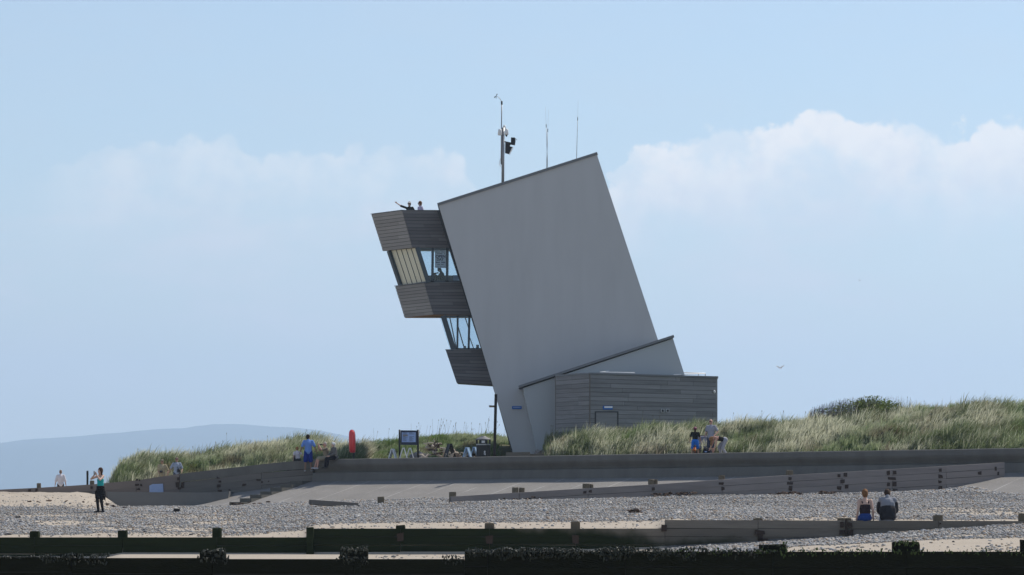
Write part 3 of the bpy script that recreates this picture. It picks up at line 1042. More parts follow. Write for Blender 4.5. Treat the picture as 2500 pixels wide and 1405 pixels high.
us = np.concatenate([np.arange(-1500, 150, 40), np.arange(150, 2620, 8), np.arange(2620, 4301, 40)])
os_ = np.concatenate([np.linspace(0, 8, 42), np.linspace(8.4, 22, 30), np.linspace(24, 60, 12)])
UU, OO = np.meshgrid(us, os_)
DD = wall_back(UU)[0] + OO
ZZ = dune_z(UU, DD)
ZZ[0] -= .02
link('dune', grid_mesh('dune', np.stack([(UU - UC) * DD / F, DD, ZZ], -1).reshape(-1, 3), len(os_), len(us)), M['dune'])
tag(bpy.data.objects['dune'], kind='structure')
# promenade: a sheet a little above the dune's foot
us2 = np.arange(-1500, 4301, 20)
po = np.linspace(.0, 1, 8)
UU, OO = np.meshgrid(us2, po)
wd = np.interp(us2, _foot[:, 0], _foot[:, 1]) - .15
DD = wall_back(UU)[0] + .01 + OO * wd
ZZ = path_level(UU)[1] + .012
link('path', grid_mesh('path', np.stack([(UU - UC) * DD / F, DD, ZZ], -1).reshape(-1, 3), len(po), len(us2)), M['path'])
tag(bpy.data.objects['path'], kind='structure')


def gp(u, off):
    """A point standing on the promenade or dune, off metres behind the wall."""
    b = float(wall_back(u)[0]) + off
    return Vector(((u - UC) * b / F, b, float(dune_z(u, b)) + .012))


# ---------------------------------------------------------------- marram grass
def grass_field(name, n_tuft, seed):
    rng = np.random.default_rng(seed)
    u = rng.uniform(240, 2720, n_tuft)
    b, _ = path_level(u)
    ft = np.interp(u, _foot[:, 0], _foot[:, 1])
    dc = np.interp(u, _sil[:, 0], _sil[:, 2])
    off = ft - .15 + (dc - ft + 2.6) * rng.random(n_tuft) ** .85
    D = b + off
    # nothing grows inside the buildings
    X = (u - UC) * D / F
    inside = ((u > 1325) & (u < 1765) & (D > np.interp(u, [1325, 1355, 1440, 1765], [183, 180.5, 177.6, 183]) - .35)) | ((u > 1215) & (u < 1335) & (D > 173) & (D < 193))
    edge = (u < 272) & (rng.random(n_tuft) > .5)
    low = (u > 900) & (u < 1260)
    keep = ~inside & ~edge
    u, D, X, low = u[keep], D[keep], X[keep], low[keep]
    z = dune_z(u, D)
    n = len(u)
    # what grows where: pale dead straw, grey-green marram, bright green herbs, brown patches
    na = fbm(X * .45, D * .45, 31)
    nb = fbm(X * 1.3, D * 1.1, 33)
    nc = fbm(X * .3 + 40, D * .5, 35)
    straw = np.clip((na - .36) * 3.4 + (nb - .5) * 1.6, 0, 1)
    herb = np.clip((nc - .56) * 7, 0, 1)
    herb = np.where(low, np.clip(herb * .4 + .62, 0, 1), herb * .75)
    herb = np.maximum(herb, sstep(u, 2420, 2500) * .6)
    brown = np.clip((fbm(X * .9 + 9, D * .9, 37) - .64) * 9, 0, 1) * .6
    B = 24
    N = n * B
    r = lambda a, b_: rng.uniform(a, b_, N)
    rep = lambda a: np.repeat(a, B)
    ln = rep(np.clip(rng.normal(.60, .18, n), .28, 1.05) * (1 - .5 * herb) * (.6 + .8 * fbm(X * .8, D * .8, 43))) * r(.55, 1.15)
    ln = np.where(rep(low), ln * .75, ln)
    ang = r(0, 2 * np.pi)
    spread = r(.1, .85) * .55
    rad = np.sqrt(rng.random(N)) * rep(rng.uniform(.08, .28, n))
    bx, by = rep(X) + rad * np.cos(ang), rep(D) + rad * np.sin(ang)
    bz = rep(z) - .05
    wind = rep(.28 + .35 * fbm(X * .4, D * .4, 41)) * r(.6, 1.3)
    dx = np.cos(ang) * spread + wind * .75
    dy = np.sin(ang) * spread - .06
    hgt = np.sqrt(np.clip(1 - .55 * np.minimum(dx * dx + dy * dy, 1), .15, 1))
    w = r(.006, .014)
    wx, wy = np.cos(ang + 1.57), np.sin(ang + 1.57)
    # face the blades broadly across the view so that each has its width
    wx, wy = wx * .5 + .8, wy * .5
    lv = [(0, 0, 1.0), (.45, .22, .9), (.8, .62, .6)]
    V = np.zeros((N, 7, 3))
    for k, (hh, bend, ww) in enumerate(lv):
        px, py, pz = bx + dx * ln * bend, by + dy * ln * bend, bz + ln * hh * hgt
        V[:, 2 * k] = np.stack([px - wx * w * ww, py - wy * w * ww, pz], -1)
        V[:, 2 * k + 1] = np.stack([px + wx * w * ww, py + wy * w * ww, pz], -1)
    V[:, 6] = np.stack([bx + dx * ln * 1.0, by + dy * ln * 1.0, bz + ln * .95 * hgt], -1)
    tri = np.array([(0, 1, 3), (0, 3, 2), (2, 3, 5), (2, 5, 4), (4, 5, 6)])
    f = (tri[None] + (np.arange(N) * 7)[:, None, None]).reshape(-1, 3)
    s, h_, br = rep(straw)[:, None], rep(herb)[:, None], rep(brown)[:, None]
    jit = r(.7, 1.3)[:, None]
    pick = rng.random(N)[:, None]
    # marram bleaches from the tip downwards: green near the root, straw at the end
    cols = []
    for q in (0.0, .5, 1.0):
        sq = np.clip(s * (.35 + .9 * q) + .25 * q - .1 + .5 * (pick > .84), 0, 1)
        c = (1 - sq) * np.array([.125, .165, .07]) + sq * np.array([.63, .62, .47])
        hq = np.clip(h_ * (1 - .25 * q), 0, 1)
        c = c * (1 - hq) + hq * np.array([.095, .175, .03])
        c = c * (1 - br) + br * np.array([.15, .09, .06])
        c = np.where((pick < .12) & (h_ < .5), np.array([.075, .095, .035]), c)
        cols.append(np.clip(c * jit, 0, 1))
    order = [0, 0, 1, 1, 2]
    col = np.concatenate([np.stack([cols[k] for k in order], 1), np.ones((N, 5, 1))], 2).reshape(-1, 4)
    me = raw_mesh(bpy.data.meshes.new(name), V.reshape(-1, 3), f, False, {'col': ('FLOAT_COLOR', 'FACE', col)})
    o = link(name, me, M['grass'])
    return tag(o, kind='stuff')


grass_field('marram_grass', 15500, 3)


# thin dry stems standing above the sward against the sky
def stems(name, n, seed, spots):
    rng = np.random.default_rng(seed)
    mb = MB()
    for _ in range(n):
        u0, u1 = spots[rng.integers(len(spots))]
        u = rng.uniform(u0, u1)
        b = float(wall_back(u)[0])
        D = b + float(np.interp(u, _sil[:, 0], _sil[:, 2])) + rng.uniform(-1.5, 1)
        if 1325 < u < 1765:
            D = min(D, 176.8)
        p = Vector(((u - UC) * D / F, D, float(dune_z(u, D))))
        L = rng.uniform(.6, 1.25)
        q = p + Vector((rng.normal(.12, .12), rng.normal(0, .1), L))
        mb.tube([p, p.lerp(q, .5) + Vector((rng.normal(0, .02), 0, 0)), q], [.005, .004, .003], 4)
        if rng.random() < .5:
            mb.ell(q, [(.012, 0, 0), (0, .012, 0), (0, 0, .05)], 6, 5)
    return tag(mb.build(name, M['stem']), kind='stuff')


M['stem'] = material('dry_stem', (.12, .10, .06), .9, .2)
stems('dry_grass', 130, 5, [(850, 1235), (1000, 1240), (1040, 1200), (1340, 1740), (1760, 2000), (2200, 2500), (300, 760)])


def shrub(name, label, u, off, w, h, dpt, nleaf, leafc, ntwig, twigc, seed, lean=0.0, twig_side=0.0, size=.05, dz=0.0):
    rng = np.random.default_rng(seed)
    b = gp(u, off) + Vector((0, 0, dz))
    root = thing(name, label, 'shrub', b, 'shrubs on the dune')
    pts, cols = [], []
    for _ in range(nleaf):
        v = rng.normal(0, 1, 3)
        v /= np.linalg.norm(v)
        r = rng.random() ** .4
        x, y, z = v * r
        z = abs(z)
        bump = .72 + .5 * vnoise(math.atan2(y, x) * 2 + 5, z * 3, seed)
        if twig_side and x < -.15 and rng.random() < .8:
            continue
        pts.append((b.x + x * w * bump, b.y + y * dpt * bump, b.z - .1 + z * h * bump))
        cols.append(rng.uniform(.55, 1.4))
    pts = np.array(pts)
    n = len(pts)
    a = rng.normal(0, 1, (n, 3)); a /= np.linalg.norm(a, axis=1)[:, None]
    c = np.cross(a, rng.normal(0, 1, (n, 3))); c /= np.linalg.norm(c, axis=1)[:, None]
    sz = (rng.uniform(.5, 1.2, n) * size)[:, None]
    V = np.stack([pts - a * sz, pts + c * sz * .5, pts + a * sz, pts - c * sz * .5], 1)
    f = np.arange(n * 4).reshape(n, 4)
    col = np.concatenate([np.clip(np.array(leafc)[None] * np.array(cols)[:, None], 0, 1), np.ones((n, 1))], 1)
    me = raw_mesh(bpy.data.meshes.new('foliage'), V.reshape(-1, 3), f, False, {'col': ('FLOAT_COLOR', 'FACE', col)})
    o = link('foliage', me, M['leaf'], root)
    mb = MB()
    for _ in range(ntwig):
        if twig_side:
            x = rng.uniform(-1.15, .2) if rng.random() < .86 else rng.uniform(.2, .95)
        else:
            x = rng.uniform(-.7, .7)
        y = rng.uniform(-.8, .8)
        p = b + Vector((x * w, y * dpt, -.1 - dz))
        top = h * math.sqrt(max(.05, 1 - min(.95, (((x - .3) / 1.5 if twig_side else x * .85)) ** 2))) * rng.uniform(.6, 1.2)
        q = p + Vector((rng.normal(lean, .13) * top, rng.normal(0, .08), top + dz))
        mb.tube([p, p.lerp(q, .5) + Vector((rng.normal(0, .03), 0, 0)), q], [.005, .004, .003], 3)
    mb.build('twigs', twigc, root)
    return root


M['twig'] = material('bare_twig', (.17, .14, .15), .9, .3, 12)
shrub('shrub', 'large dark shrub of bare purplish twigs, green at one end, crowning the dune', 2108, 9.8, 2.25, .85, 1.1, 9000, (.15, .20, .05), 1000, M['twig'], 3, .14, 1.0, .065, .32)
shrub('shrub', 'rounded bright green bush in front of the timber block beside the leaning wall', 1378, 2.8, .42, .48, .4, 900, (.10, .20, .03), 20, M['twig'], 4, size=.05)
shrub('shrub', 'low bright green bush behind the driftwood heap on the dune crest', 1078, 19.5, .65, .40, .5, 900, (.13, .24, .03), 14, M['twig'], 5, size=.05)
shrub('shrub', 'dark green bush at the right edge on top of the dune', 2500, 9.0, .6, .75, .5, 900, (.05, .085, .025), 30, M['twig'], 6, size=.05)
shrub('shrub', 'dark low bush on the dune behind the blue notice board', 962, 15.5, .45, .55, .4, 700, (.045, .055, .02), 30, M['twig'], 7, size=.05)
shrub('shrub', 'dusty brown twiggy bush at the foot of the leaning tower', 1316, 2.6, .38, .62, .35, 260, (.17, .15, .08), 120, M['twig'], 8, .05, size=.04)

# ---------------------------------------------------------------- pebbles
def pebbles(name, n, seed, box, zone):
    rng = np.random.default_rng(seed)
    u = rng.uniform(box[0], box[1], n)
    D = box[2] + (box[3] - box[2]) * rng.random(n) ** 1.0
    keep = rng.random(n) < zone(u, D)
    u, D = u[keep], D[keep]
    z = beach_z(u, D)
    X = (u - UC) * D / F
    n = len(u)
    big = fbm(X * .5, D * .3, 51)
    sz = np.exp(rng.normal(-3.74, .33, n)) * (.75 + .6 * big)
    sz = np.clip(sz, .012, .075)
    sz = np.where((u > 2210) & (u < 2420) & (D > 149), sz * 1.5, sz)
    v, f, idx = scatter_blobs(np.stack([X, D, z + sz * .25], -1), sz, (1.15, .9, .62), seed, .09)
    g = np.clip(rng.normal(.30, .065, n), .12, .52)
    warm = rng.normal(0, .05, n)
    c = np.stack([g * (1.04 + warm), g * (1.01 + warm * .3), g * (.97 - warm)], -1)
    k = rng.random(n)
    c = np.where((k > .965)[:, None], np.array([.52, .50, .47]) * rng.uniform(.7, 1.1, n)[:, None], c)
    c = np.where((k < .05)[:, None], np.array([.07, .068, .072]), c)
    c = np.where(((k > .05) & (k < .22))[:, None], np.array([.30, .225, .16]) * rng.uniform(.7, 1.2, n)[:, None], c)
    col = np.concatenate([np.clip(c, 0, 1), np.ones((n, 1))], 1)[idx]
    me = raw_mesh(bpy.data.meshes.new(name), v, f, True, {'col': ('FLOAT_COLOR', 'FACE', col)})
    return tag(link(name, me, M['pebble']), kind='stuff')


def zone_back(u, D):
    X = (u - UC) * D / F
    w = (fbm(X * .22, D * .16, 61) - .5)
    w2 = fbm(X * .35, D * .22, 63)
    first = np.interp(u, [-200, 500, 640, 760, 900, 1250, 1600, 1700, 2500], [99, 99, 102, 109, 110, 109, 108, 101, 100.5])
    p = sstep(D + w * 7, first - 2.5, first + 3.0)
    streak = np.interp(u, [-200, 560, 700, 1500, 1800, 2600], [.95, .8, .25, .25, .6, .85])
    p = p * (1 - streak * sstep(w2, .48, .57) * sstep(D, 160, 120))
    p = np.where(u < 700, p * (1 - .7 * sstep(D, 104, 99)), p)
    left = sstep(u + w * 90, 330, 240) * sstep(D + w * 12, 140, 152)
    p = p * (1 - left * .97)
    return np.maximum(p, .018)


def zone_front(u, D):
    X = (u - UC) * D / F
    w = (fbm(X * .3, D * .25, 71) - .5)
    lo = np.interp(u, [1100, 1650, 2000, 2250, 2500], [95, 82, 84, 86, 86])
    p = sstep(D + w * 9, lo - 1.5, lo + 2) * sstep(u, 1560, 1700)
    p = np.maximum(p, .16 * sstep(w, -.02, .12) * (u > 1600))
    return np.maximum(p, .015)


pebbles('pebbles', 300000, 1, (-160, 2660, 98.3, 172), zone_back)
pebbles('pebbles', 60000, 2, (900, 2660, 66, 97.7), zone_front)

_u, _D = BEACH_UD
_sh = np.where(_D > 98.1, zone_back(_u, _D) * (_D < 172), zone_front(_u, _D) * (_D > 64)).astype(np.float32)
_a = _bme.attributes.new('shingle', 'FLOAT', 'POINT')
_a.data.foreach_set('value', _sh.ravel())

# wrack and driftweed lying on the stones
rng = np.random.default_rng(77)
pp = []
for u0, u1, D, n in ((1285, 1330, 148.2, 60), (1590, 1700, 150.8, 70), (1225, 1300, 147.9, 30), (1540, 1566, 121, 20), (1880, 1960, 152.0, 30), (2000, 2040, 152.4, 20), (60, 330, 158, 12), (560, 660, 168, 14)):
    for _ in range(n):
        u, d = rng.uniform(u0, u1), D + rng.normal(0, .35)
        pp.append((*gpt(u, d).xy, gpt(u, d).z + rng.uniform(.02, .13)))
v, f, idx = scatter_blobs(np.array(pp), rng.uniform(.03, .075, len(pp)), (1.8, .9, .5), 9, .4)
tag(link('seaweed_wrack', raw_mesh(bpy.data.meshes.new('seaweed_wrack'), v, f, False), M['wrack']), kind='stuff')

# ---------------------------------------------------------------- the leaning watch tower
TOWER_D, BAY_D = 186.0, 187.0
wt = thing('watch_tower', 'tall leaning white watch tower with timber-clad lookout bays and a low timber block', 'watch tower', P(1282, 1100, 186))


def px(pts, D):
    return [P(u, y, D) for u, y in pts]


def prism(mb, poly, D0, D1, tint=.5):
    a = px(poly, D0)
    b = [p + Vector((0, D1 - D0, 0)) for p in a]
    n = len(a)
    return mb.add(a + b, [tuple(range(n)), tuple(range(2 * n - 1, n - 1, -1))] + [(i, n + i, n + (i + 1) % n, (i + 1) % n) for i in range(n)], tint)


prism(MB(), [(1071, 502), (1457, 377), (1605, 826), (1692, 1090), (1692, 1125), (1255, 1125), (1251, 1100)], TOWER_D, 192.5).build('tower_slab', M['render'], wt)
prism(MB(), [(1067, 496.5), (1457.5, 371.5), (1459.7, 377.3), (1069.5, 502.5)], TOWER_D - .07, 192.6).build('tower_coping', M['coping'], wt)
prism(MB(), [(1066.5, 514), (1075, 514), (1213, 943), (1256, 1100), (1248.5, 1100), (1205, 944)], TOWER_D + .25, 191.5).build('edge_trim_and_shade', M['dark_trim'], wt)  # trim beside the bays, then a dark strip painting the leg's shaded side
prism(MB(), [(1277, 948), (1643, 827), (1669.5, 910), (1712, 1060), (1712, 1120), (1314, 1120), (1310, 1095)], 182.6, 185.95).build('leaning_wing', M['render_annex'], wt)
prism(MB(), [(1266, 942), (1644.5, 818), (1646.3, 823.6), (1267.5, 947.6)], 182.45, 185.9).build('wing_coping', M['coping'], wt)


def lerp(a, b, t):
    return a + (b - a) * t


def clad(mb, a, b, c, d, n, gap=.02, th=.035, pieces=2, rng=random):
    """Horizontal boards over the quad a (top left) b c d (bottom left), standing proud of it."""
    nrm = (d - a).cross(b - a).normalized()
    if nrm.y > 0:
        nrm = -nrm
    H = (d - a).length
    g = gap / H
    for i in range(n):
        t0, t1 = i / n + g * .5, (i + 1) / n - g * .5
        k = pieces if rng.random() < .75 else 1
        cuts = sorted([0] + [rng.uniform(.15, .85) for _ in range(k - 1)] + [1])
        o = rng.uniform(0, .006)
        for x0, x1 in zip(cuts[:-1], cuts[1:]):
            q = [lerp(lerp(a, d, t), lerp(b, c, t), x) for t, x in ((t0, x0), (t0, x1 - .002), (t1, x1 - .002), (t1, x0))]
            mb.hexa([p + nrm * (th + o) for p in q] + [p + nrm * .002 for p in q], tint=rng.random())
    return mb


def bay(name_pref, tl, tr, br, bl, Lt, Lb, n, open_top=None):
    """Timber-clad band: a front face, a face running back on the left and a floor."""
    f = px([tl, tr, br, bl], BAY_D)
    DL = 189.6
    lt, lb = P(*Lt, DL), P(*Lb, DL)
    lt.z, lb.z = f[0].z + (lt.z - f[0].z) * .3, f[3].z + (lb.z - f[3].z) * .3
    rt, rb = f[1] + Vector((.05, DL - BAY_D, 0)), f[2] + Vector((.05, DL - BAY_D, 0))
    mb = MB()
    if open_top:        # parapet walls round a deck
        t = .14
        inn = [f[0] + Vector((.12, .2, 0)), f[1] + Vector((-.02, .2, 0)), rt + Vector((-.02, -.14, 0)), lt + Vector((.16, -.12, 0))]
        outr = [f[0], f[1], rt, lt]
        ob = [f[3], f[2], rb, lb]
        lean = [o2 - o1 for o1, o2 in zip(outr, ob)]
        ib = [p + l * open_top for p, l in zip(inn, lean)]
        vs = outr + ob + inn + ib
        fs = []
        for i in range(4):
            j = (i + 1) % 4
            fs += [(i, j, 4 + j, 4 + i), (i, 8 + i, 8 + j, j), (8 + i, 12 + i, 12 + j, 8 + j)]
        fs += [(4, 5, 6, 7), (12, 13, 14, 15)]
        mb.add(vs, fs)
    else:
        mb.hexa([f[0], f[1], f[2], f[3], lt, rt, rb, lb])
    mb.build('bay_core', M['dark_trim'], wt)
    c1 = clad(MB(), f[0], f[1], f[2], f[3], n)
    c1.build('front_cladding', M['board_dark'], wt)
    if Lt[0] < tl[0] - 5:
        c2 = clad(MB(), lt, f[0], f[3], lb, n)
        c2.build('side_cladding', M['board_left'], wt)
    return f, lt, lb, rt, rb


B1 = bay('top', (983, 514.5), (1072, 515), (1099.5, 606), (1008, 605), (908, 523.5), (936, 613.5), 11, open_top=.68)
B2 = bay('mid', (1037, 691.5), (1127, 690.5), (1151.5, 769.5), (1059, 768.5), (966, 702), (989, 777.5), 10)
B3 = bay('low', (1088, 855), (1183, 854), (1209.5, 941), (1115, 935.5), (1092, 856), (1119, 937), 10)
# thin metal cappings
for B, e in ((B1, .03), (B2, .02), (B3, .02)):
    f, lt, lb, rt, rb = B
    mb = MB()
    mb.bar(f[0] + Vector((-.02, -.02, .015)), f[1] + Vector((0, -.02, .015)), .10, .03, Vector((0, 1, 0)))
    if B is not B3:
        mb.bar(lt + Vector((-.03, 0, .02)), f[0] + Vector((-.02, -.02, .02)), .10, .03, Vector((.6, .8, 0)))
    mb.build('capping', M['coping'], wt)

# upper window band -----------------------------------------------------------------


def win_bars(parent, bars, D, m=None):
    for p0, p1, w, *r in bars:
        d = r[0] if r else D
        mb = MB()
        mb.bar(P(*p0, d), P(*p1, d), w, .10)
        mb.build('frame', m or M['frame'], parent)


def pane(parent, q, th=.015, m=None, name='pane'):
    mb = MB()
    mb.hexa(list(q) + [p + Vector((.001, th, 0)) for p in q])
    return mb.build(name, m or M['glass'], parent)


w1 = bpy.data.objects.new('lookout_window', None)
COL.objects.link(w1)
w1.parent = wt
w2 = bpy.data.objects.new('stair_window', None)
COL.objects.link(w2)
w2.parent = wt
for w in (w1, w2):
    w.matrix_parent_inverse = Matrix.Translation(root_loc(wt)).inverted()
F1 = px([(1019, 605), (1099.5, 606), (1127, 690.5), (1046, 691.5)], BAY_D + .06)
pane(w1, [F1[0], F1[1], F1[2], F1[3]])
L0, L1 = P(949, 613, 189.4), P(979, 702, 189.4)
C0, C1 = F1[0], F1[3]
sid = Vector((L0.x - C0.x, L0.y - C0.y, 0)).normalized()
for i in range(5):
    t0, t1 = .09 + i * .174, .09 + (i + 1) * .174
    q = [lerp(L0, C0, t0), lerp(L0, C0, t1), lerp(L1, C1, t1), lerp(L1, C1, t0)]
    nr = Vector((-.85, -.5, 0))
    mb = MB()
    mb.hexa([p + nr * -.012 for p in q] + [p + nr * -.03 for p in q])
    mb.build('blind', M['blind'], w1)
    pane(w1, [p + nr * .01 for p in q], m=M['glass_clear'])
    if i:
        mb = MB()
        mb.bar(q[0] + nr * .004, q[3] + nr * .004, .035, .02, sid)
        mb.build('mullion', M['frame'], w1)
mb = MB()
mb.bar(lerp(L0, C0, .035) + Vector((-.02, -.05, 0)), lerp(L1, C1, .035) + Vector((-.02, -.05, 0)), .22, .2, sid)
mb.build('corner_post', M['frame'], w1)
mb = MB()
mb.bar(P(1018.5, 605, BAY_D), P(1046, 691.5, BAY_D), .22, .2)
mb.build('corner_post', M['frame'], w1)
win_bars(w1, [((1056.5, 606), (1055.5, 690), .13), ((1092.5, 606), (1091.5, 690), .13), ((1020, 608.5), (1100, 609), .06), ((1046, 688.5), (1127, 688), .11),
              ((1098, 606), (1126, 690), .07)], BAY_D + .02)
mb = MB()
mb.bar(lerp(L1, C1, .06) + Z3 * .05, C1 + Z3 * .05, .08, .12, Vector((0, 0, 1)))
mb.build('sill', M['frame'], w1)
# rear window of the lookout room and its leaning posts
RB = 189.5
pane(w1, px([(960, 606), (1104, 606), (1130, 690), (984, 690)], RB))
win_bars(w1, [((1000, 606), (1026, 691), .07), ((1060, 606), (1086, 691), .07)], RB + .05)
mb = MB()
mb.box(P(1080, 691, 188.6) + Vector((0, 0, .18)), (1.5, .5, .36))
mb.build('inside_desk', M['inside'], w1)
mb = MB()
mb.box(P(1113, 690, 188.4) + Vector((0, 0, .18)), (.28, .3, .36))
mb.build('inside_cabinet', M['paleblue'], w1)

# lower (stair) window
F2 = px([(1077, 772), (1151.5, 770), (1183, 854), (1102, 855)], BAY_D + .06)
pane(w2, F2)
win_bars(w2, [((1082, 771), (1108, 856), .27, BAY_D), ((1117.5, 771), (1116.5, 855), .10), ((1146, 771), (1144, 855), .11), ((1151, 770), (1182.5, 854), .06),
              ((1084, 773), (1153, 772), .07), ((1106, 852.5), (1183, 852), .08)], BAY_D + .02)
pane(w2, px([(1072, 772), (1155, 770), (1187, 854), (1098, 855)], RB))
win_bars(w2, [((1097, 770), (1115, 856), .06), ((1119, 800), (1135, 856), .06), ((1134, 770), (1143.5, 800), .05), ((1147, 825), (1158, 856), .05)], RB - .5)
mb = MB()
mb.box(P(1135, 851, 188.6), (.12, .2, .24))
mb.box(P(1166, 849, 188.6), (.15, .2, .28))
mb.build('inside_chair', M['inside'], w2)
# soffit board under the middle bay, warm timber
f, lt, lb, rt, rb = B2
q = [f[3], f[2], rb, lb]
MB().hexa([p - Z3 * .004 for p in q] + [p - Z3 * .03 for p in q]).build('soffit', M['soffit'], wt)

# banner in the lookout window
bn = thing('banner', 'pale blue OPEN DAY banner hanging inside the lookout window', 'banner', P(1076, 654, BAY_D + .12))
q = px([(1062, 609), (1089.5, 609.5), (1089.5, 655), (1062, 654.5)], BAY_D + .11)
mb = MB()
mb.hexa(q + [p + Vector((0, .01, 0)) for p in q])
mb.build('sheet', M['banner'], bn)


def text_mesh(body, width, height, name='lettering'):
    cu = bpy.data.curves.new('t', 'FONT')
    cu.body = body
    cu.align_x = 'CENTER'
    cu.align_y = 'CENTER'
    cu.extrude = .004
    cu.offset = .03
    o = bpy.data.objects.new('t', cu)
    TMP.collection.objects.link(o)
    dg = tmp_graph()
    me = bpy.data.meshes.new_from_object(o.evaluated_get(dg))
    bpy.data.objects.remove(o)
    co = np.array([tuple(v.co) for v in me.vertices])
    lo, hi = co.min(0), co.max(0)
    co[:, 0] = (co[:, 0] - (lo[0] + hi[0]) / 2) * width / (hi[0] - lo[0])
    co[:, 1] = (co[:, 1] - (lo[1] + hi[1]) / 2) * height / (hi[1] - lo[1])
    me.vertices.foreach_set('co', np.stack([co[:, 0], -co[:, 2], co[:, 1]], -1).astype(np.float32).ravel())
    me.update()
    me.name = name
    return me


def place_text(body, c, w, h, m, parent):
    me = text_mesh(body, w, h)
    me.transform(Matrix.Translation(c))
    return link('lettering', me, m, parent)


ppm = F / BAY_D
place_text('OPEN', P(1075.5, 626.5, BAY_D + .095), 24 / ppm, 6.8 / ppm, M['ink'], bn)
place_text('DAY', P(1075, 634, BAY_D + .095), 17 / ppm, 6.4 / ppm, M['ink'], bn)
mb = MB()
for y, w, h in ((612, 20, .8), (616, 22, 1.0), (619.8, 22, 1.2), (641, 24, 2.4), (646.5, 15, 1.3), (652, 21, .8)):
    n = 7
    for k in range(n):
        if (k + int(y)) % 5 == 4:
            continue
        c = P(1075.5 + (k - (n - 1) / 2) * w / n, y, BAY_D + .10)
        mb.box(c, (w / n / ppm * .8, .006, h / ppm))
mb.build('small_print', M['ink'], bn)

# ---------------------------------------------------------------- low timber block (part of the tower)
HC, HR, HL = P(1440, 914.5, 178.0), P(1749, 921.5, 183.3), P(1357, 917, 181.2)
HR.z = HL.z = HC.z
ZB = 3.7
HR2 = Vector((HR.x + .18, 187.6, HC.z))
HL2 = Vector((HL.x + .02, 182.55, HC.z))
HB = Vector((HL.x, 185.9, HC.z))
plan = [HL2, HL, HC, HR, HR2, HB]
dn = lambda p, z=ZB: Vector((p.x, p.y, z))
mb = MB()
n = len(plan)
mb.add(plan + [dn(p) for p in plan], [tuple(range(n)), tuple(range(2 * n - 1, n - 1, -1))] + [(i, n + i, n + (i + 1) % n, (i + 1) % n) for i in range(n)])
mb.build('block_core', M['dark_trim'], wt)
rr = random.Random(5)
clad(MB(), HC, HR, dn(HR), dn(HC), 21, .017, .035, 3, rr).build('block_front_cladding', M['board_hut'], wt)
clad(MB(), HL, HC, dn(HC), dn(HL), 21, .017, .035, 2, rr).build('block_side_cladding', M['board_hut'], wt)
mb = MB()
q = [HR + Vector((.02, 0, 0)), HR2 + Vector((.02, 0, 0)), dn(HR2) + Vector((.02, 0, 0)), dn(HR) + Vector((.02, 0, 0))]
mb.hexa([p + Vector((.035, 0, 0)) for p in q] + q)
mb.build('block_end_wall', M['render'], wt)
mb = MB()
rp = [HL2 + Vector((0, -.02, 0)), HL + Vector((-.02, -.08, 0)), HC + Vector((0, -.10, 0)), HR + Vector((.09, -.06, 0)), HR2 + Vector((.09, 0, 0)), HB]
mb.add([p + Z3 * .005 for p in rp] + [p + Z3 * .085 for p in rp], [tuple(range(n)), tuple(range(2 * n - 1, n - 1, -1))] + [(i, n + i, n + (i + 1) % n, (i + 1) % n) for i in range(n)])
mb.build('block_roof', M['coping'], wt)
mb = MB()
for p in (HC, HL, HR):
    mb.box(Vector((p.x + (.0 if p is not HR else -.05), p.y - .04, (p.z + ZB) / 2)), (.06, .05, p.z - ZB - .01))
mb.build('corner_battens', M['timber_grey'], wt)


def on_front(u, y, proud=.05):
    a = on_line(HC, HR, u)
    return P(u, y, a.y) + hn * proud


hd_ = Vector((HR.x - HC.x, HR.y - HC.y, 0)).normalized()
hn = Vector((hd_.y, -hd_.x, 0))


def front_box(mb, u0, y0, u1, y1, proud=.05, th=.05):
    q = [on_front(u0, y0, proud), on_front(u1, y0, proud), on_front(u1, y1, proud), on_front(u0, y1, proud)]
    return mb.hexa(q + [p - hn * th for p in q])


dr = front_box(MB(), 1454, 1008, 1505, 1085, .045).build('door', M['board_hut'], wt)
dr['label'] = 'flush grey door in the timber block'
mb = MB()
front_box(mb, 1451, 1005, 1508, 1007.3, .06, .06)
front_box(mb, 1451, 1007.6, 1453.4, 1085, .06, .06)
front_box(mb, 1505.6, 1007.6, 1508, 1085, .06, .06)
mb.build('door_frame', M['dark_trim'], dr)
for u in (1615, 1627):
    mb = MB()
    front_box(mb, u - 4.5, 998.5, u + 4.5, 1007.5, .09, .09)
    bl = mb.build('wall_lamp', M['steel'], wt)
    mb = MB()
    c = on_front(u, 1003.2, .10)
    mb.ell(c, [(.055, 0, 0), (0, .04, 0), (0, 0, .06)], 10, 7)
    mb.build('lens', M['black'], bl, True)
c = on_front(1741, 957, .09)
MB().ell(c, [(.06, 0, 0), (0, .06, 0), (0, 0, .075)], 12, 8).build('alarm_box', M['white'], wt, True)

# steel railing round the block's roof
rl = bpy.data.objects.new('roof_railing', None)
COL.objects.link(rl)
rl.parent = wt
rl.matrix_parent_inverse = Matrix.Translation(root_loc(wt)).inverted()
zr = HC.z + .085
A_, B_, C_, D_ = P(1465, 909, 181.0), P(1549, 911, 180.2), P(1722, 912, 184.0), P(1516, 904.5, 185.0)
for a, b in ((A_, B_), (A_, D_), (D_, C_), (P(1645, 915.5, 182.2), C_)):
    MB().tube([a, b], .026, 8).build('rail', M['white'], rl, True)
for p in (A_, B_, lerp(A_, B_, .5), lerp(D_, C_, .38), lerp(D_, C_, .92), C_, lerp(D_, C_, .65), P(1645, 915.5, 182.2)):
    MB().tube([Vector((p.x, p.y, zr - .01)), p], .018, 6).build('railing_post', M['steel'], rl, True)

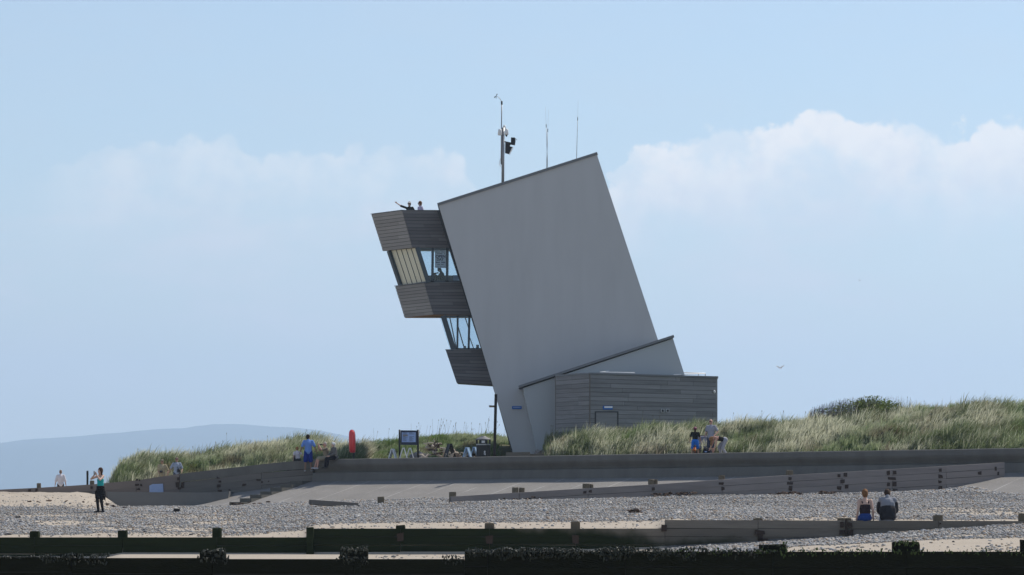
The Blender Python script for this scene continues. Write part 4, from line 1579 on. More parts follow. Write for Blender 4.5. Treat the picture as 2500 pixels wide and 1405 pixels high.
# ---------------------------------------------------------------- signs on the walls
s1 = thing('sign', 'small blue sign on the foot of the leaning tower', 'sign', P(1262, 1001, 185.9), 'small blue signs')
q = px([(1250, 992), (1273.5, 992), (1273.5, 999.5), (1250, 999.5)], 185.96)
mb = MB(); mb.hexa([p + Vector((0, -.05, 0)) for p in q] + q); mb.build('sign_panel', M['bluesign'], s1)
q = px([(1253, 994), (1271, 994), (1271, 996), (1253, 996)], 185.90)
mb = MB(); mb.hexa([p + Vector((0, -.008, 0)) for p in q] + [p + Vector((0, .02, 0)) for p in q]); mb.build('sign_lines', M['paleblue'], s1)
s2 = thing('sign', 'small blue and white sign above the door of the timber block', 'sign', on_front(1482, 1000, .05), 'small blue signs')
front_box(MB(), 1470.5, 991.5, 1493.5, 1000.5, .075, .04).build('sign_panel', M['bluesign'], s2)
front_box(MB(), 1473, 992.5, 1492.5, 996.5, .082, .02).build('sign_lines', M['white'], s2)

# ---------------------------------------------------------------- roof mast and aerials
ms = thing('mast', 'grey steel roof mast carrying white domes, a thin rod and black camera boxes', 'mast', P(1227.5, 447, 188.5))
MD = 188.5
MB().tube([P(1227.5, 450, MD), P(1228.8, 312, MD)], [.075, .07], 12).build('pole', M['steel'], ms, True)
MB().tube([P(1223.7, 402, MD - .05), P(1224.2, 330, MD - .05), P(1225, 250, MD - .05)], [.035, .03, .028], 8).build('rod', M['steel'], ms, True)
MB().tube([P(1225, 256, MD - .05), P(1225, 247.5, MD - .05)], .045, 8).build('rod_collar', M['black'], ms, True)
an = MB()
an.tube([P(1224.5, 248, MD - .05), P(1221, 242, MD - .05), P(1216, 237, MD - .05), P(1211, 235.5, MD - .05)], .012, 6)
an = an.build('wind_gauge', M['steel'], ms, True)
for a, b, r in (((1211, 235.5), (1213.6, 230.5), .022), ((1209, 236), (1207, 238.5), .024), ((1210, 236), (1211.3, 240), .02)):
    MB().cap(P(*a, MD - .05), P(*b, MD - .05), .012, r, 8).build('cup', M['black'], an, True)
wd_ = lambda u, y, w, h, D=MD - .12: (P(u, y, D), w, h)


def drum(name, u, ytop, ybot, w0, w1, D, m, parent=ms):
    p = P(u, ybot, D)
    h = (ybot - ytop) * D / F
    s = D / F / 2
    return MB().lathe(p, [(w1 * s * .7, 0), (w1 * s, .02), (w0 * s, h * .75), (w0 * s * .8, h * .95), (w0 * s * .35, h)], 20).build(name, m, parent, True)


drum('white_dome', 1220.5, 315.5, 331, 9, 11, MD - .2, M['white'])
drum('white_dome', 1237, 315, 330, 8, 9, MD - .1, M['white'])
drum('white_dome', 1231.5, 306, 316.5, 6.5, 8, MD + .05, M['white'])
MB().cap(P(1236, 329, MD - .1), P(1236.5, 332, MD - .1), .07, .05).build('dome_lens', M['black'], ms, True)
mb = MB(); mb.bar(P(1229, 346, MD), P(1249, 350, MD), .05, .05); mb.build('bracket', M['black'], ms)


def slab(name, pts, D, th, m, parent):
    q = px(pts, D)
    n = len(q)
    b = [p + Vector((.02, th, 0)) for p in q]
    return MB().add(q + b, [tuple(range(n)), tuple(range(2 * n - 1, n - 1, -1))] + [(i, n + i, n + (i + 1) % n, (i + 1) % n) for i in range(n)]).build(name, m, parent)


slab('camera_box', [(1247.5, 336), (1257, 336.2), (1258, 344), (1256.5, 354.5), (1247, 353)], MD - .15, .26, M['black'], ms)
slab('camera_hood', [(1256.5, 336.5), (1262, 341.5), (1261, 342.5), (1256.8, 339)], MD - .15, .2, M['steel'], ms)
slab('floodlight', [(1233.5, 345), (1247, 351), (1243.5, 357), (1251, 359.5), (1242.5, 376.5), (1233, 374)], MD - .05, .22, M['black'], ms)
slab('floodlight_rim', [(1251, 359), (1252.3, 360), (1244, 377), (1242.6, 376.6)], MD - .06, .24, M['white'], ms)
MB().tube([P(1225, 380, MD - .06), P(1220.5, 392, MD - .06), P(1219.5, 402, MD - .06), P(1221.5, 406, MD - .06), P(1225, 407, MD - .06)], .016, 6).build('cable', M['white'], ms, True)

for lab, a, b, c in (('thin whip aerial on the tower roof, left one of the crossed pair', (1337, 412), (1333.5, 309), (1331.8, 262)),
                     ('thin whip aerial on the tower roof, leaning the other way across its neighbour', (1334.2, 413), (1337.3, 320), (1339, 268)),
                     ('single thin whip aerial near the high corner of the tower roof', (1407.6, 390), (1410.2, 292), (1411.5, 246))):
    D = 188.0 + random.uniform(-.3, .3)
    t = thing('aerial', lab, 'aerial', P(*a, D), 'whip aerials on the tower roof')
    MB().tube([P(*a, D), P(*b, D)], [.015, .011], 8).build('lower_rod', M['steel'], t, True)
    MB().tube([P(b[0], b[1] + 3, D), P(b[0], b[1] - 5, D)], .018, 8).build('ferrule', M['black'], t, True)
    MB().tube([P(*b, D), P(*c, D)], [.004, .003], 6).build('whip', M['steel'], t, True)

# ---------------------------------------------------------------- street furniture along the promenade
# life-ring housing
t = thing('lifebuoy_housing', 'red plastic lifebuoy housing on a dark post', 'lifebuoy housing', gp(863, .9))
D = t.location.y
c = P(860, 1078, D)
k = D / F
mb = MB()
rings = []
n = 20
for z, w in ((-28.5, 3.5), (-27.5, 6.0), (-25, 7.4), (-18, 8.2), (0, 8.6), (16, 8.2), (22, 7.4), (26, 5.8), (28, 3.6), (28.7, 1.5)):
    rings.append([c + Vector((math.copysign(abs(math.cos(a)) ** .7, math.cos(a)) * w * k - z * .02 * k, math.copysign(abs(math.sin(a)) ** .7, math.sin(a)) * w * 2.0 * k, z * k)) for a in [2 * math.pi * i / n for i in range(n)]])
vs = [v for r in rings for v in r]
fs = [(i * n + j, i * n + (j + 1) % n, (i + 1) * n + (j + 1) % n, (i + 1) * n + j) for i in range(len(rings) - 1) for j in range(n)] + [tuple(range(n))[::-1], tuple((len(rings) - 1) * n + j for j in range(n))]
mb.add(vs, fs)
mb.build('shell', M['red'], t, True)
mb = MB()
mb.cap(c + Vector((3 * k, -.36, 20 * k)), c + Vector((3.5 * k, -.36, -22 * k)), 3.4 * k, 3.2 * k, 12)
mb.build('lid_rib', M['red'], t, True)
MB().tube([P(864, 1106, D + .1), P(864, 1126, D + .1)], .035, 10).build('post', M['black'], t, True)

# notice board
t = thing('notice_board', 'navy framed notice board with a pale blue sheet on two thin black posts', 'notice board', gp(998, 1.6))
D = t.location.y
for u in (975.5, 1020.5):
    MB().tube([P(u, 1126, D), P(u, 1049.5, D)], .045, 8).build('post', M['black'], t, True)
    for y in (1055, 1083):
        mb = MB(); mb.bar(P(u, y, D), P(998, y, D), .03, .03); mb.build('bracket', M['black'], t)
fr = slab('frame', [(978, 1051), (1018, 1051.5), (1018, 1087), (978, 1086.5)], D - .06, .12, M['navy'], t)
sh = slab('notice_sheet', [(981, 1056), (1014.5, 1056), (1014.5, 1080), (981, 1080)], D - .075, .03, M['paleblue'], t)
mb = MB()
rr = random.Random(3)
for x0, x1 in ((983, 996), (999, 1013)):
    for y in (1057.5, 1060, 1067, 1069.5, 1072, 1074.5, 1077):
        q = px([(x0, y), (x0 + (x1 - x0) * rr.uniform(.5, 1), y), (x0 + (x1 - x0) * .5, y + .8), (x0, y + .8)], D - .08)
        w = (x1 - x0) * rr.uniform(.5, 1) * D / F
        mb.box(P(x0, y, D - .078) + Vector((w / 2, 0, 0)), (w, .01, .016))
mb.build('small_print', M['navy'], sh)
mb = MB(); mb.box(P(989.5, 1063.7, D - .078), (.24, .012, .09)); mb.build('picture', M['stone'], sh)

# A-boards
def a_board(label, u, ybot, off, h, w, m, half=None, yaw=0.0, name='pavement_board'):
    b = gp(u, off)
    t = thing(name, label, 'pavement board', b, 'pavement boards on the promenade', rz=yaw)
    sp = .36 * h
    for s in ((-1, 1) if half is None else (half,)):
        mb = MB()
        a = Vector((s * sp, 0, 0)); e = Vector((s * .03, 0, h))
        mb.bar(a + Vector((0, -w / 2, 0)), e + Vector((0, -w / 2, 0)), .045, .035, Vector((1, 0, 0)))
        mb.bar(a + Vector((0, w / 2, 0)), e + Vector((0, w / 2, 0)), .045, .035, Vector((1, 0, 0)))
        mb.bar(a + (e - a) * .1, e, w - .03, .02, Vector((0, 1, 0)))
        mb.bar(e + Vector((0, -w / 2, 0)), e + Vector((0, w / 2, 0)), .045, .04, Vector((1, 0, 0)))
        mb.build('board_leaf', m, t, world=False)
    return t


M['board_white'] = material('white_board', (.66, .68, .70), .5, .06)
M['board_blue'] = material('pale_blue_board', (.30, .44, .62), .5, .08)
a_board('white folding pavement board, leftmost one beside the notice board', 959, 1117, 1.0, .52, .30, M['board_white'], None, -.25)
a_board('white A-shaped pavement board standing under the notice board', 985, 1118, 1.0, .56, .4, M['board_white'])
a_board('white A-shaped pavement board at the right post of the notice board', 1001, 1118, 1.6, .56, .4, M['board_white'])
a_board('black A-shaped pavement board in front of the driftwood heap', 1098, 1117, .9, .72, .36, M['black'], None, .4)
a_board('pale blue pavement board left of the litter bin', 1141, 1117, .9, .54, .32, M['board_blue'], None, -.3)
a_board('black-edged pale blue pavement board half hidden behind the litter bin', 1160, 1117, 1.9, .56, .4, M['board_blue'], None, -.3)

# litter bin
t = thing('litter_bin', 'black litter bin with a domed grey lid and a white emblem', 'litter bin', gp(1180, 1.3))
D = t.location.y
zb = t.location.z
k = D / F
hb = ZC + (YH - 1065) * k - zb
mb = MB()


def octa(r, z, n=8):
    return [Vector((t.location.x + r * math.cos(2 * math.pi * (i + .5) / n), D + r * math.sin(2 * math.pi * (i + .5) / n), zb + z)) for i in range(n)]


def rings_mesh(rs):
    n = len(rs[0])
    vs = [v for r in rs for v in r]
    return MB().add(vs, [(i * n + j, i * n + (j + 1) % n, (i + 1) * n + (j + 1) % n, (i + 1) * n + j) for i in range(len(rs) - 1) for j in range(n)] + [tuple(range(n))[::-1], tuple((len(rs) - 1) * n + j for j in range(n))])


R = 18.5 * k
rings_mesh([octa(R * .93, 0), octa(R * .93, .05), octa(R, .06), octa(R, hb * .62), octa(R * .96, hb * .63)]).build('bin_body', M['black'], t)
rings_mesh([octa(R * 1.03, hb * .60), octa(R * 1.03, hb * .65)]).build('rim', M['steel'], t)
for i in range(8):
    a = 2 * math.pi * (i + .5) / 8
    mb = MB(); mb.bar(Vector((t.location.x + R * .92 * math.cos(a), D + R * .92 * math.sin(a), zb + hb * .64)), Vector((t.location.x + R * .92 * math.cos(a), D + R * .92 * math.sin(a), zb + hb * .84)), .09, .06)
    mb.build('corner_pillar', M['black'], t)
rings_mesh([octa(R * .6, hb * .62), octa(R * .6, hb * .84)]).build('liner', M['black'], t)
mb = MB(); mb.box(Vector((t.location.x + .02, D - R * .80, zb + hb * .745)), (.22, .05, .11)); mb.build('opening_plate', M['board_white'], t)
MB().lathe(Vector((t.location.x, D, zb + hb * .83)), [(R * 1.05, 0), (R * 1.07, .025), (R * .9, hb * .05), (R * .55, hb * .115), (R * .3, hb * .15), (R * .28, hb * .17)], 24).build('lid', M['lid_grey'], t, True)
mb = MB()
mb.ell(Vector((t.location.x + 3.5 * k, D - R * .93, zb + hb * .30)), [(2.0 * k, 0, 0), (0, .012, 0), (0, 0, 3.2 * k)], 12, 6)
mb.ell(Vector((t.location.x + 4.6 * k, D - R * .93, zb + hb * .20)), [(1.6 * k, 0, 0), (0, .012, 0), (0, 0, 2.4 * k)], 12, 6)
mb.ell(Vector((t.location.x + 2.2 * k, D - R * .93, zb + hb * .21)), [(1.0 * k, 0, 0), (0, .012, 0), (0, 0, 1.6 * k)], 12, 6)
mb.build('emblem', material('emblem_white', (.5, .52, .55), .6, .05), t)

# wooden signpost
t = thing('signpost', 'tall dark wooden signpost with one short finger board pointing left', 'signpost', gp(1207, 1.3))
D = t.location.y
mb = MB(); mb.bar(P(1206.8, 1125, D), P(1210.8, 963, D), .135, .135); mb.build('post', M['post_dark'], t)
slab('finger_board', [(1193, 991), (1195, 990), (1207, 990.5), (1207, 995), (1195, 995)], D - .04, .05, M['post'], t)

# concrete block by the tower leg
mb = MB()
p = gp(1265, 1.6)
mb.box(p + Vector((0, 0, .10)), (1.15, .6, .42), jit=.02)
mb.box(p + Vector((.9, .25, .06)), (.7, .5, .34), jit=.02)
tag(mb.build('footing_block', M['step']), 'low concrete footing block below the foot of the leaning tower', 'concrete block')

# driftwood heap, one log each
t0 = gp(1060, 2.0)
dw = random.Random(12)
logs = []
for i in range(40):
    u = dw.uniform(1032, 1120) if i < 29 else dw.uniform(1095, 1165)
    hmax = np.interp(u, [1030, 1048, 1060, 1090, 1120, 1165], [.2, .95, .9, .55, .35, .15])
    p = gp(u, 2.0 + dw.uniform(-.5, .5)) + Vector((0, 0, dw.uniform(0, 1) ** .8 * hmax))
    L = dw.uniform(.35, .95)
    a, e = dw.uniform(0, math.pi), dw.uniform(-.5, .5)
    d = Vector((math.cos(a) * math.cos(e), math.sin(a) * .5, math.sin(e)))
    q = [p - d * L / 2, p - d * L * .15 + Vector((dw.uniform(-.06, .06), 0, dw.uniform(-.06, .08))), p + d * L * .2 + Vector((dw.uniform(-.06, .06), 0, dw.uniform(-.06, .08))), p + d * L / 2]
    mn = min(x.z for x in q) - gp(u, 2.0).z
    if mn < .04:
        q = [x + Z3 * (.04 - mn) for x in q]
    r = dw.uniform(.02, .06)
    mb = MB()
    mb.tube(q, [r * .9, r * 1.1, r, r * .6], 8, tint=dw.random())
    if dw.random() < .6:
        mb.tube([q[1], q[1] + Vector((dw.uniform(-.2, .2), 0, dw.uniform(.08, .25)))], [r * .7, r * .35], 6, tint=dw.random())
    pale = dw.random() < .42
    o = mb.build('driftwood', M['drift'] if pale else M['drift_dark'], None, True)
    tag(o, 'pale bleached driftwood branch in the heap behind the sea wall' if pale else 'dark brown driftwood branch in the heap behind the sea wall', 'driftwood', 'driftwood heap')
v, f, _ = scatter_blobs(np.array([tuple(gp(1022, 2.2) + Vector((0, 0, .12)))]), np.array([.42]), (1, .8, .75), 4, .06)
tag(link('boulder', raw_mesh(bpy.data.meshes.new('boulder'), v, f, True), M['stone']), 'grey rounded boulder at the left end of the driftwood heap', 'boulder')
for u, lab in ((1034, 'white bleached root knot low at the left of the driftwood heap'), (1098, 'white bleached stump under the black pavement board')):
    b = gp(u, .75)
    mb = MB()
    for j in range(7):
        a = dw.uniform(0, 6.28)
        mb.tube([b + Vector((0, 0, .14)), b + Vector((math.cos(a) * .12, math.sin(a) * .06, .14 + dw.uniform(-.05, .1))), b + Vector((math.cos(a) * .24, math.sin(a) * .1, .14 + dw.uniform(-.13, .16)))], [.05, .035, .015], 6, tint=.9)
    tag(mb.build('driftwood', M['drift'], None, True), lab, 'driftwood', 'driftwood heap')

# notice taped to the left groyne
t = thing('notice', 'pale blue-white notice sheet fixed low on the left groyne', 'notice', P(379, 1203, 181.4))
slab('sheet', [(364.5, 1186.5), (372, 1182.5), (397, 1181.5), (398, 1202), (365, 1203.5)], 181.3, .03, material('notice_sheet', (.36, .45, .66), .6, .05), t)
mb = MB()
for x, y, w in ((371, 1188, 10), (390, 1187, 6), (369, 1194.5, 8), (386, 1197, 9)):
    mb.box(P(x + w / 2, y, 181.29), (w / 50, .01, .02))
mb.build('small_print', M['paleblue'], t)

# ---------------------------------------------------------------- people
SKIN = {}


def skin_mat(c):
    if c not in SKIN:
        SKIN[c] = material('skin', c, .55, .08, 9, spec=.35)
    return SKIN[c]


CL = {}


def cloth(c, rough=.9, var=.12, scale=14.0):
    key = (c, var, scale)
    if key not in CL:
        CL[key] = material('cloth', c, rough, var, scale, .25, 60, spec=.15)
    return CL[key]


def ik(a, t, l1, l2, pole):
    d = t - a
    L = max(.12, min(d.length, l1 + l2 - .004))
    d.normalize()
    x = (l1 * l1 - l2 * l2 + L * L) / (2 * L)
    h = math.sqrt(max(0, l1 * l1 - x * x))
    pv = pole - d * pole.dot(d)
    pv.normalize()
    return a + d * x + pv * h, a + d * L


V = lambda x, y, z: Vector((x, y, z))


def person(label, at, face, height=1.72, pelvis=(0, 0, .95), lean=0.0, side_lean=0.0, head_yaw=0.0, head_pitch=0.0, hands=None, feet=None,
           elbow_pole=None, knee_pole=(0, 1, .1), skin=(.50, .31, .23), hair=None, top=None, bottom=None, shoes=(.05, .05, .05), build=1.0, shw=1.0, extras=None,
           point=None, group=None):
    """A figure in its own frame: x to its right, y the way it faces, z up."""
    k = height / 1.72
    root = thing('person', label, 'person', at, group, rz=face)
    X = V(1, 0, 0)
    up = V(math.sin(side_lean) * math.cos(lean), math.sin(lean), math.cos(lean) * math.cos(side_lean)).normalized()
    fw = X.cross(up) * -1
    fw = up.cross(X).normalized()
    X = fw.cross(up).normalized()
    pel = Vector(pelvis)
    neck = pel + up * .50
    sh = {-1: pel + up * .455 - X * .172 * shw, 1: pel + up * .455 + X * .172 * shw}
    R = Matrix.Rotation(-head_yaw, 3, 'Z')
    hup = (up * math.cos(head_pitch) + fw * math.sin(head_pitch)).normalized()
    if lean > .6:
        hup = (fw * -.15 + up * .8 + V(0, 0, -.5)).normalized() if head_pitch == 0 else hup
    hfw0 = (fw - hup * fw.dot(hup)).normalized()
    hfw = (Matrix.Rotation(-head_yaw, 3, hup) @ hfw0).normalized()
    hx = hfw.cross(hup).normalized()
    hc = neck + hup * .155 + hfw0 * .02
    hands = hands or {}
    feet = feet or {}
    hip = {s: pel + X * .088 * s - up * .02 for s in (-1, 1)}
    J = {}
    for s in (-1, 1):
        ht = Vector(hands.get(s, tuple(sh[s] + X * s * .07 + V(0, .06, -.50))))
        pole = Vector((elbow_pole or {}).get(s, (s * .5, -1, -.2)))
        e, w = ik(sh[s], ht, .285, .255, pole)
        ft = Vector(feet.get(s, (s * .10, 0, .085)))
        kn, an = ik(hip[s], ft, .43, .425, Vector(knee_pole))
        J[s] = (e, w, kn, an)

    def tor(mb, g=0.0, lo=True, hi=True):
        b = build
        if lo:
            mb.ell(pel, [X * (.155 * b + g), fw * (.112 * b + g), up * (.13 + g)])
        mb.ell(pel + up * .17, [X * (.138 * b + g), fw * (.10 * b + g), up * (.17 + g)])
        if hi:
            mb.ell(pel + up * .32, [X * (.158 * b * (.6 + .4 * shw) + g), fw * (.112 * b + g), up * (.165 + g)])
            mb.cap(sh[-1] - up * .01, sh[1] - up * .01, .050 + g * .6, .050 + g * .6)
            mb.cap(pel + up * .40, neck + up * .0, .09 + g * .7, .058 + g * .5)

    mb = MB()
    tor(mb)
    mb.cap(neck - up * .02, hc - hup * .05, .056, .05)
    for s in (-1, 1):
        e, w, kn, an = J[s]
        mb.cap(sh[s], e, .050 * (.7 + .3 * build), .038)
        mb.cap(e, w, .039, .026)
        d = (w - e).normalized()
        # palm, four unequal bent fingers, thumb off the side of the palm
        q = d.orthogonal().normalized()
        q = (V(0, 0, 1) - d * d.z) if abs(d.z) < .9 else (fw - d * fw.dot(d))
        q.normalize()
        bb = d.cross(q).normalized()
        mb.ell(w + d * .05, [d * .052, q * .036, bb * .017], 8, 6)
        curl = bb * (.5 * s)
        for i, L in enumerate((.070, .080, .074, .056)):
            o = w + d * .085 + q * (.027 - .018 * i)
            pointing = point == s and i > 0
            m1 = o + (d * .9 + curl * (1.6 if pointing else .45)).normalized() * L * .5
            m2 = m1 + (d * (.6 if not pointing else -.5) + curl * 1.1).normalized() * L * .5
            if point == s and i == 0:
                m1, m2 = o + d * L * .55, o + d * L * 1.15
            mb.cap(o - d * .01, m1, .0092, .009, 6)
            mb.cap(m1, m2, .009, .008, 6)
        tb = w + d * .03 + q * .032
        mb.cap(tb, tb + (d * .7 + q * .6 + curl * .3).normalized() * .032, .0105, .010, 6)
        mb.cap(tb + (d * .7 + q * .6 + curl * .3).normalized() * .032, tb + (d * 1.4 + q * .75 + curl * .8).normalized() * .058, .010, .0085, 6)
        mb.cap(hip[s], kn, .083 * (.6 + .4 * build), .054)
        mb.cap(kn, an, .055, .036)
        fd = V(s * .18, 1, -.0).normalized() if abs((an - kn).normalized().z) > .4 else V(0, .6, -.6).normalized()
        mb.cap(an + V(0, -.03, -.035), an + fd * .15 + V(0, 0, -.05), .036, .028)
    # head: skull, jaw, nose, brow, ears
    mb.ell(hc, [hx * .073, hfw * .092, hup * .108], 14, 10)
    mb.ell(hc + hfw * .025 - hup * .065, [hx * .054, hfw * .062, hup * .058], 10, 8)
    mb.cap(hc + hfw * .088 + hup * .012, hc + hfw * .108 - hup * .026, .010, .015, 6)
    mb.cap(hc + hfw * .078 - hx * .03 + hup * .022, hc + hfw * .078 + hx * .03 + hup * .022, .014, .014, 6)
    mb.cap(hc + hfw * .082 - hx * .016 - hup * .058, hc + hfw * .082 + hx * .016 - hup * .058, .010, .010, 6)
    for s in (-1, 1):
        mb.ell(hc + hx * .076 * s - hup * .012 - hfw * .006, [hx * .012, hfw * .020, hup * .032], 6, 5)
    sc = Matrix.Scale(k, 4)
    me = blob(mb, .0105, 'body')
    me.transform(sc)
    body = link('body', me, skin_mat(skin), root, world=False)

    def child(name, mb, m, vox=.014):
        me = blob(mb, vox, name)
        me.transform(sc)
        return link(name, me, m, root, world=False)

    def plain(name, mb, m):
        me = mb.mesh(name, True)
        me.transform(sc)
        return link(name, me, m, root, world=False)

    for s in (-1, 1):
        mb = MB()
        mb.ell(hc + hfw * .085 + hx * .030 * s + hup * .004, [hx * .012, hfw * .008, hup * .007], 8, 5)
        plain('eye', mb, M['black'])
    mb = MB()
    mb.cap(hc + hfw * .090 - hx * .018 - hup * .058, hc + hfw * .090 + hx * .018 - hup * .058, .0045, .0045, 6)
    plain('mouth', mb, cloth((.30, .10, .09)))
    # clothes
    if top:
        mb = MB()
        g = top.get('g', .020)
        tor(mb, g, True, not top.get('strap'))
        if top.get('strap'):
            mb.ell(pel + up * .28, [X * (.158 * build * (.6 + .4 * shw) + .014), fw * (.112 * build + .014), up * .16])
            for s in (-1, 1):
                mb.cap(pel + up * .40 + X * .085 * s + fw * .07, pel + up * .49 + X * .095 * s, .02, .018)
                mb.cap(pel + up * .40 + X * .085 * s - fw * .07, pel + up * .49 + X * .095 * s, .02, .018)
        sl = top.get('sleeve', .6)
        for s in (-1, 1):
            e, w, kn, an = J[s]
            if sl > 0:
                mb.cap(sh[s], lerp(sh[s], e, min(1, sl)), .050 + g * .55, .046 + g * .8)
            if sl > 1:
                mb.cap(e, lerp(e, w, sl - 1), .044 + g, .034 + g * .8)
        if top.get('hem'):
            mb.ell(pel - up * top['hem'] * .4, [X * (.165 * build + g), fw * (.12 * build + g), up * (.10 + top['hem'] * .5)])
        if top.get('open'):
            mb.ell(pel - up * .04 - fw * .03, [X * (.20 * build), fw * .15, up * .17])
        tp = child(top.get('name', 'shirt'), mb, cloth(*top['m']) if isinstance(top['m'], tuple) and isinstance(top['m'][0], tuple) else cloth(top['m']))
        if top.get('collar'):
            mb = MB()
            mb.cap(neck - up * .02 - fw * .01, neck + up * .035, .072, .066)
            child('collar', mb, cloth(top['collar']))
        if top.get('lower'):
            mb = MB()
            mb.ell(pel + up * .14, [X * (.178 * build + g), fw * (.135 * build + g), up * .27])
            mb.ell(pel + up * .01, [X * (.172 * build + g), fw * (.13 * build + g), up * .16])
            for s in (-1, 1):
                e, w, kn, an = J[s]
                mb.cap(lerp(sh[s], e, .40), e, .060 + g, .056 + g)
                mb.cap(e, lerp(e, w, .9), .050 + g, .036 + g)
            child('jacket_body', mb, cloth(top['lower']))
    if bottom:
        g = bottom.get('g', .018)
        mb = MB()
        L = bottom.get('len', 2)
        if bottom.get('skirt'):
            hl = bottom['skirt']
            mb.ell(pel + up * .02, [X * (.16 * build + g), fw * (.118 * build + g), up * .14])
            if bottom.get('seated'):
                for s in (-1, 1):
                    mb.cap(hip[s], lerp(hip[s], J[s][2], .85), .105, .085)
                mb.ell(pel - up * .02, [X * .20, fw * .15, up * .12])
            else:
                for j in range(5):
                    f_ = j / 4
                    mb.ell(pel - V(0, 0, 1) * hl * f_, [X * (.175 + .05 * f_), V(0, 1, 0) * (.13 + .05 * f_), V(0, 0, .09)])
        else:
            mb.ell(pel, [X * (.157 * build + g), fw * (.115 * build + g), up * (.13 + g)])
            for s in (-1, 1):
                e, w, kn, an = J[s]
                mb.cap(hip[s], lerp(hip[s], kn, min(1, L)), .086 * (.6 + .4 * build) + g, (.062 + g * bottom.get('flare', 1.0)) if L >= 1 else .074 + g * bottom.get('flare', 1.0))
                if L > 1:
                    mb.cap(kn, lerp(kn, an, L - 1), .058 + g, .040 + g)
        child(bottom.get('name', 'trousers'), mb, cloth(bottom['m']))
    if shoes:
        for s in (-1, 1):
            e, w, kn, an = J[s]
            fd = V(s * .18, 1, 0).normalized() if abs((an - kn).normalized().z) > .4 else V(0, .6, -.6).normalized()
            mb = MB()
            mb.cap(an + V(0, -.035, -.04), an + fd * .16 + V(0, 0, -.055), .045, .036)
            child('shoe', mb, cloth(shoes), .012)
    if hair:
        mb = MB()
        st = hair.get('style', 'short')
        g = hair.get('g', .012)
        if st != 'bald':
            mb.ell(hc - hfw * .018 + hup * .022, [hx * (.074 + g), hfw * (.088 + g), hup * (.098 + g)], 14, 10)
            mb.ell(hc - hfw * .045 - hup * .02, [hx * (.068 + g), hfw * (.055 + g), hup * (.075 + g)], 10, 8)
        if st == 'long':
            dwn = hair.get('dir', None)
            dv = Vector(dwn).normalized() if dwn else (up * -1)
            hl = hair.get('len', .30)
            for i in range(9):
                x = (i - 4) / 4
                b0 = hc - hfw * (.055 - abs(x) * .05) + hx * .07 * x - hup * .01
                mb.cap(b0, b0 + dv * hl * random.uniform(.8, 1.05) - hfw * .03 + hx * (.03 * x + random.uniform(-.02, .02)), .034, .016, 7)
        if st == 'bun':
            mb.ell(hc - hfw * .105 + hup * .05, [hx * .045, hfw * .04, hup * .045], 8, 6)
            for i in range(4):
                mb.cap(hc - hfw * .07 + hx * random.uniform(-.06, .06), hc - hfw * .06 + hx * random.uniform(-.06, .06) - hup * .11, .016, .006, 6)
        if st == 'fluffy':
            for i in range(26):
                a, b = random.uniform(0, 6.28), random.uniform(-.3, 1.2)
                d = (hx * math.cos(a) * math.cos(b) + hfw * (math.sin(a) * math.cos(b) - .35) + hup * math.sin(b))
                mb.ell(hc + hup * .02 + d * .085, [hx * .03, hfw * .03, hup * .03], 6, 5)
        if mb.v:
            child(hair.get('name', 'hair'), mb, cloth(hair['m'], .8, .3, 30), .012)
        if hair.get('glasses'):
            mb = MB()
            mb.cap(hc + hfw * .088 - hx * .05 + hup * .006, hc + hfw * .088 + hx * .05 + hup * .006, .019, .019, 8)
            for s in (-1, 1):
                mb.cap(hc + hfw * .07 + hx * .068 * s + hup * .008, hc - hfw * .01 + hx * .08 * s + hup * .008, .006, .006, 6)
            child('sunglasses', mb, M['black'], .008)
        if hair.get('cap'):
            mb = MB()
            mb.ell(hc + hup * .035 - hfw * .005, [hx * .088, hfw * .105, hup * .088], 14, 8)
            mb.ell(hc + hup * .045 + hfw * .12, [hx * .065, hfw * .06, hup * .014], 10, 6)
            child('cap', mb, cloth(hair['cap']))
        if hair.get('helmet'):
            mb = MB()
            mb.ell(hc + hup * .05 - hfw * .01, [hx * .105, hfw * .140, hup * .10], 16, 9)
            mb.ell(hc + hup * .055 - hfw * .12, [hx * .07, hfw * .05, hup * .05], 10, 6)
            child('helmet', mb, cloth(hair['helmet'], .5, .5, 9))
    root_data = dict(root=root, J=J, sh=sh, hc=hc, hx=hx, hfw=hfw, hup=hup, pel=pel, up=up, fw=fw, X=X, k=k, child=child, plain=plain)
    return root_data


def hold(name, label, cat, pd, fn, mats):
    """A thing carried by a person: own top-level object at the hand."""
    k = pd['k']
    root = pd['root']
    Mw = Matrix.Translation(root.location) @ Matrix.Rotation(root.rotation_euler.z, 4, 'Z') @ Matrix.Scale(k, 4)
    mb = MB()
    fn(mb, pd)
    me = mb.mesh(name, True)
    me.transform(Mw)
    return tag(link(name, me, mats), label, cat)


TAN, PALE, RUDDY, BROWN = (.42, .25, .17), (.56, .37, .29), (.55, .30, .23), (.20, .12, .085)
pi = math.pi

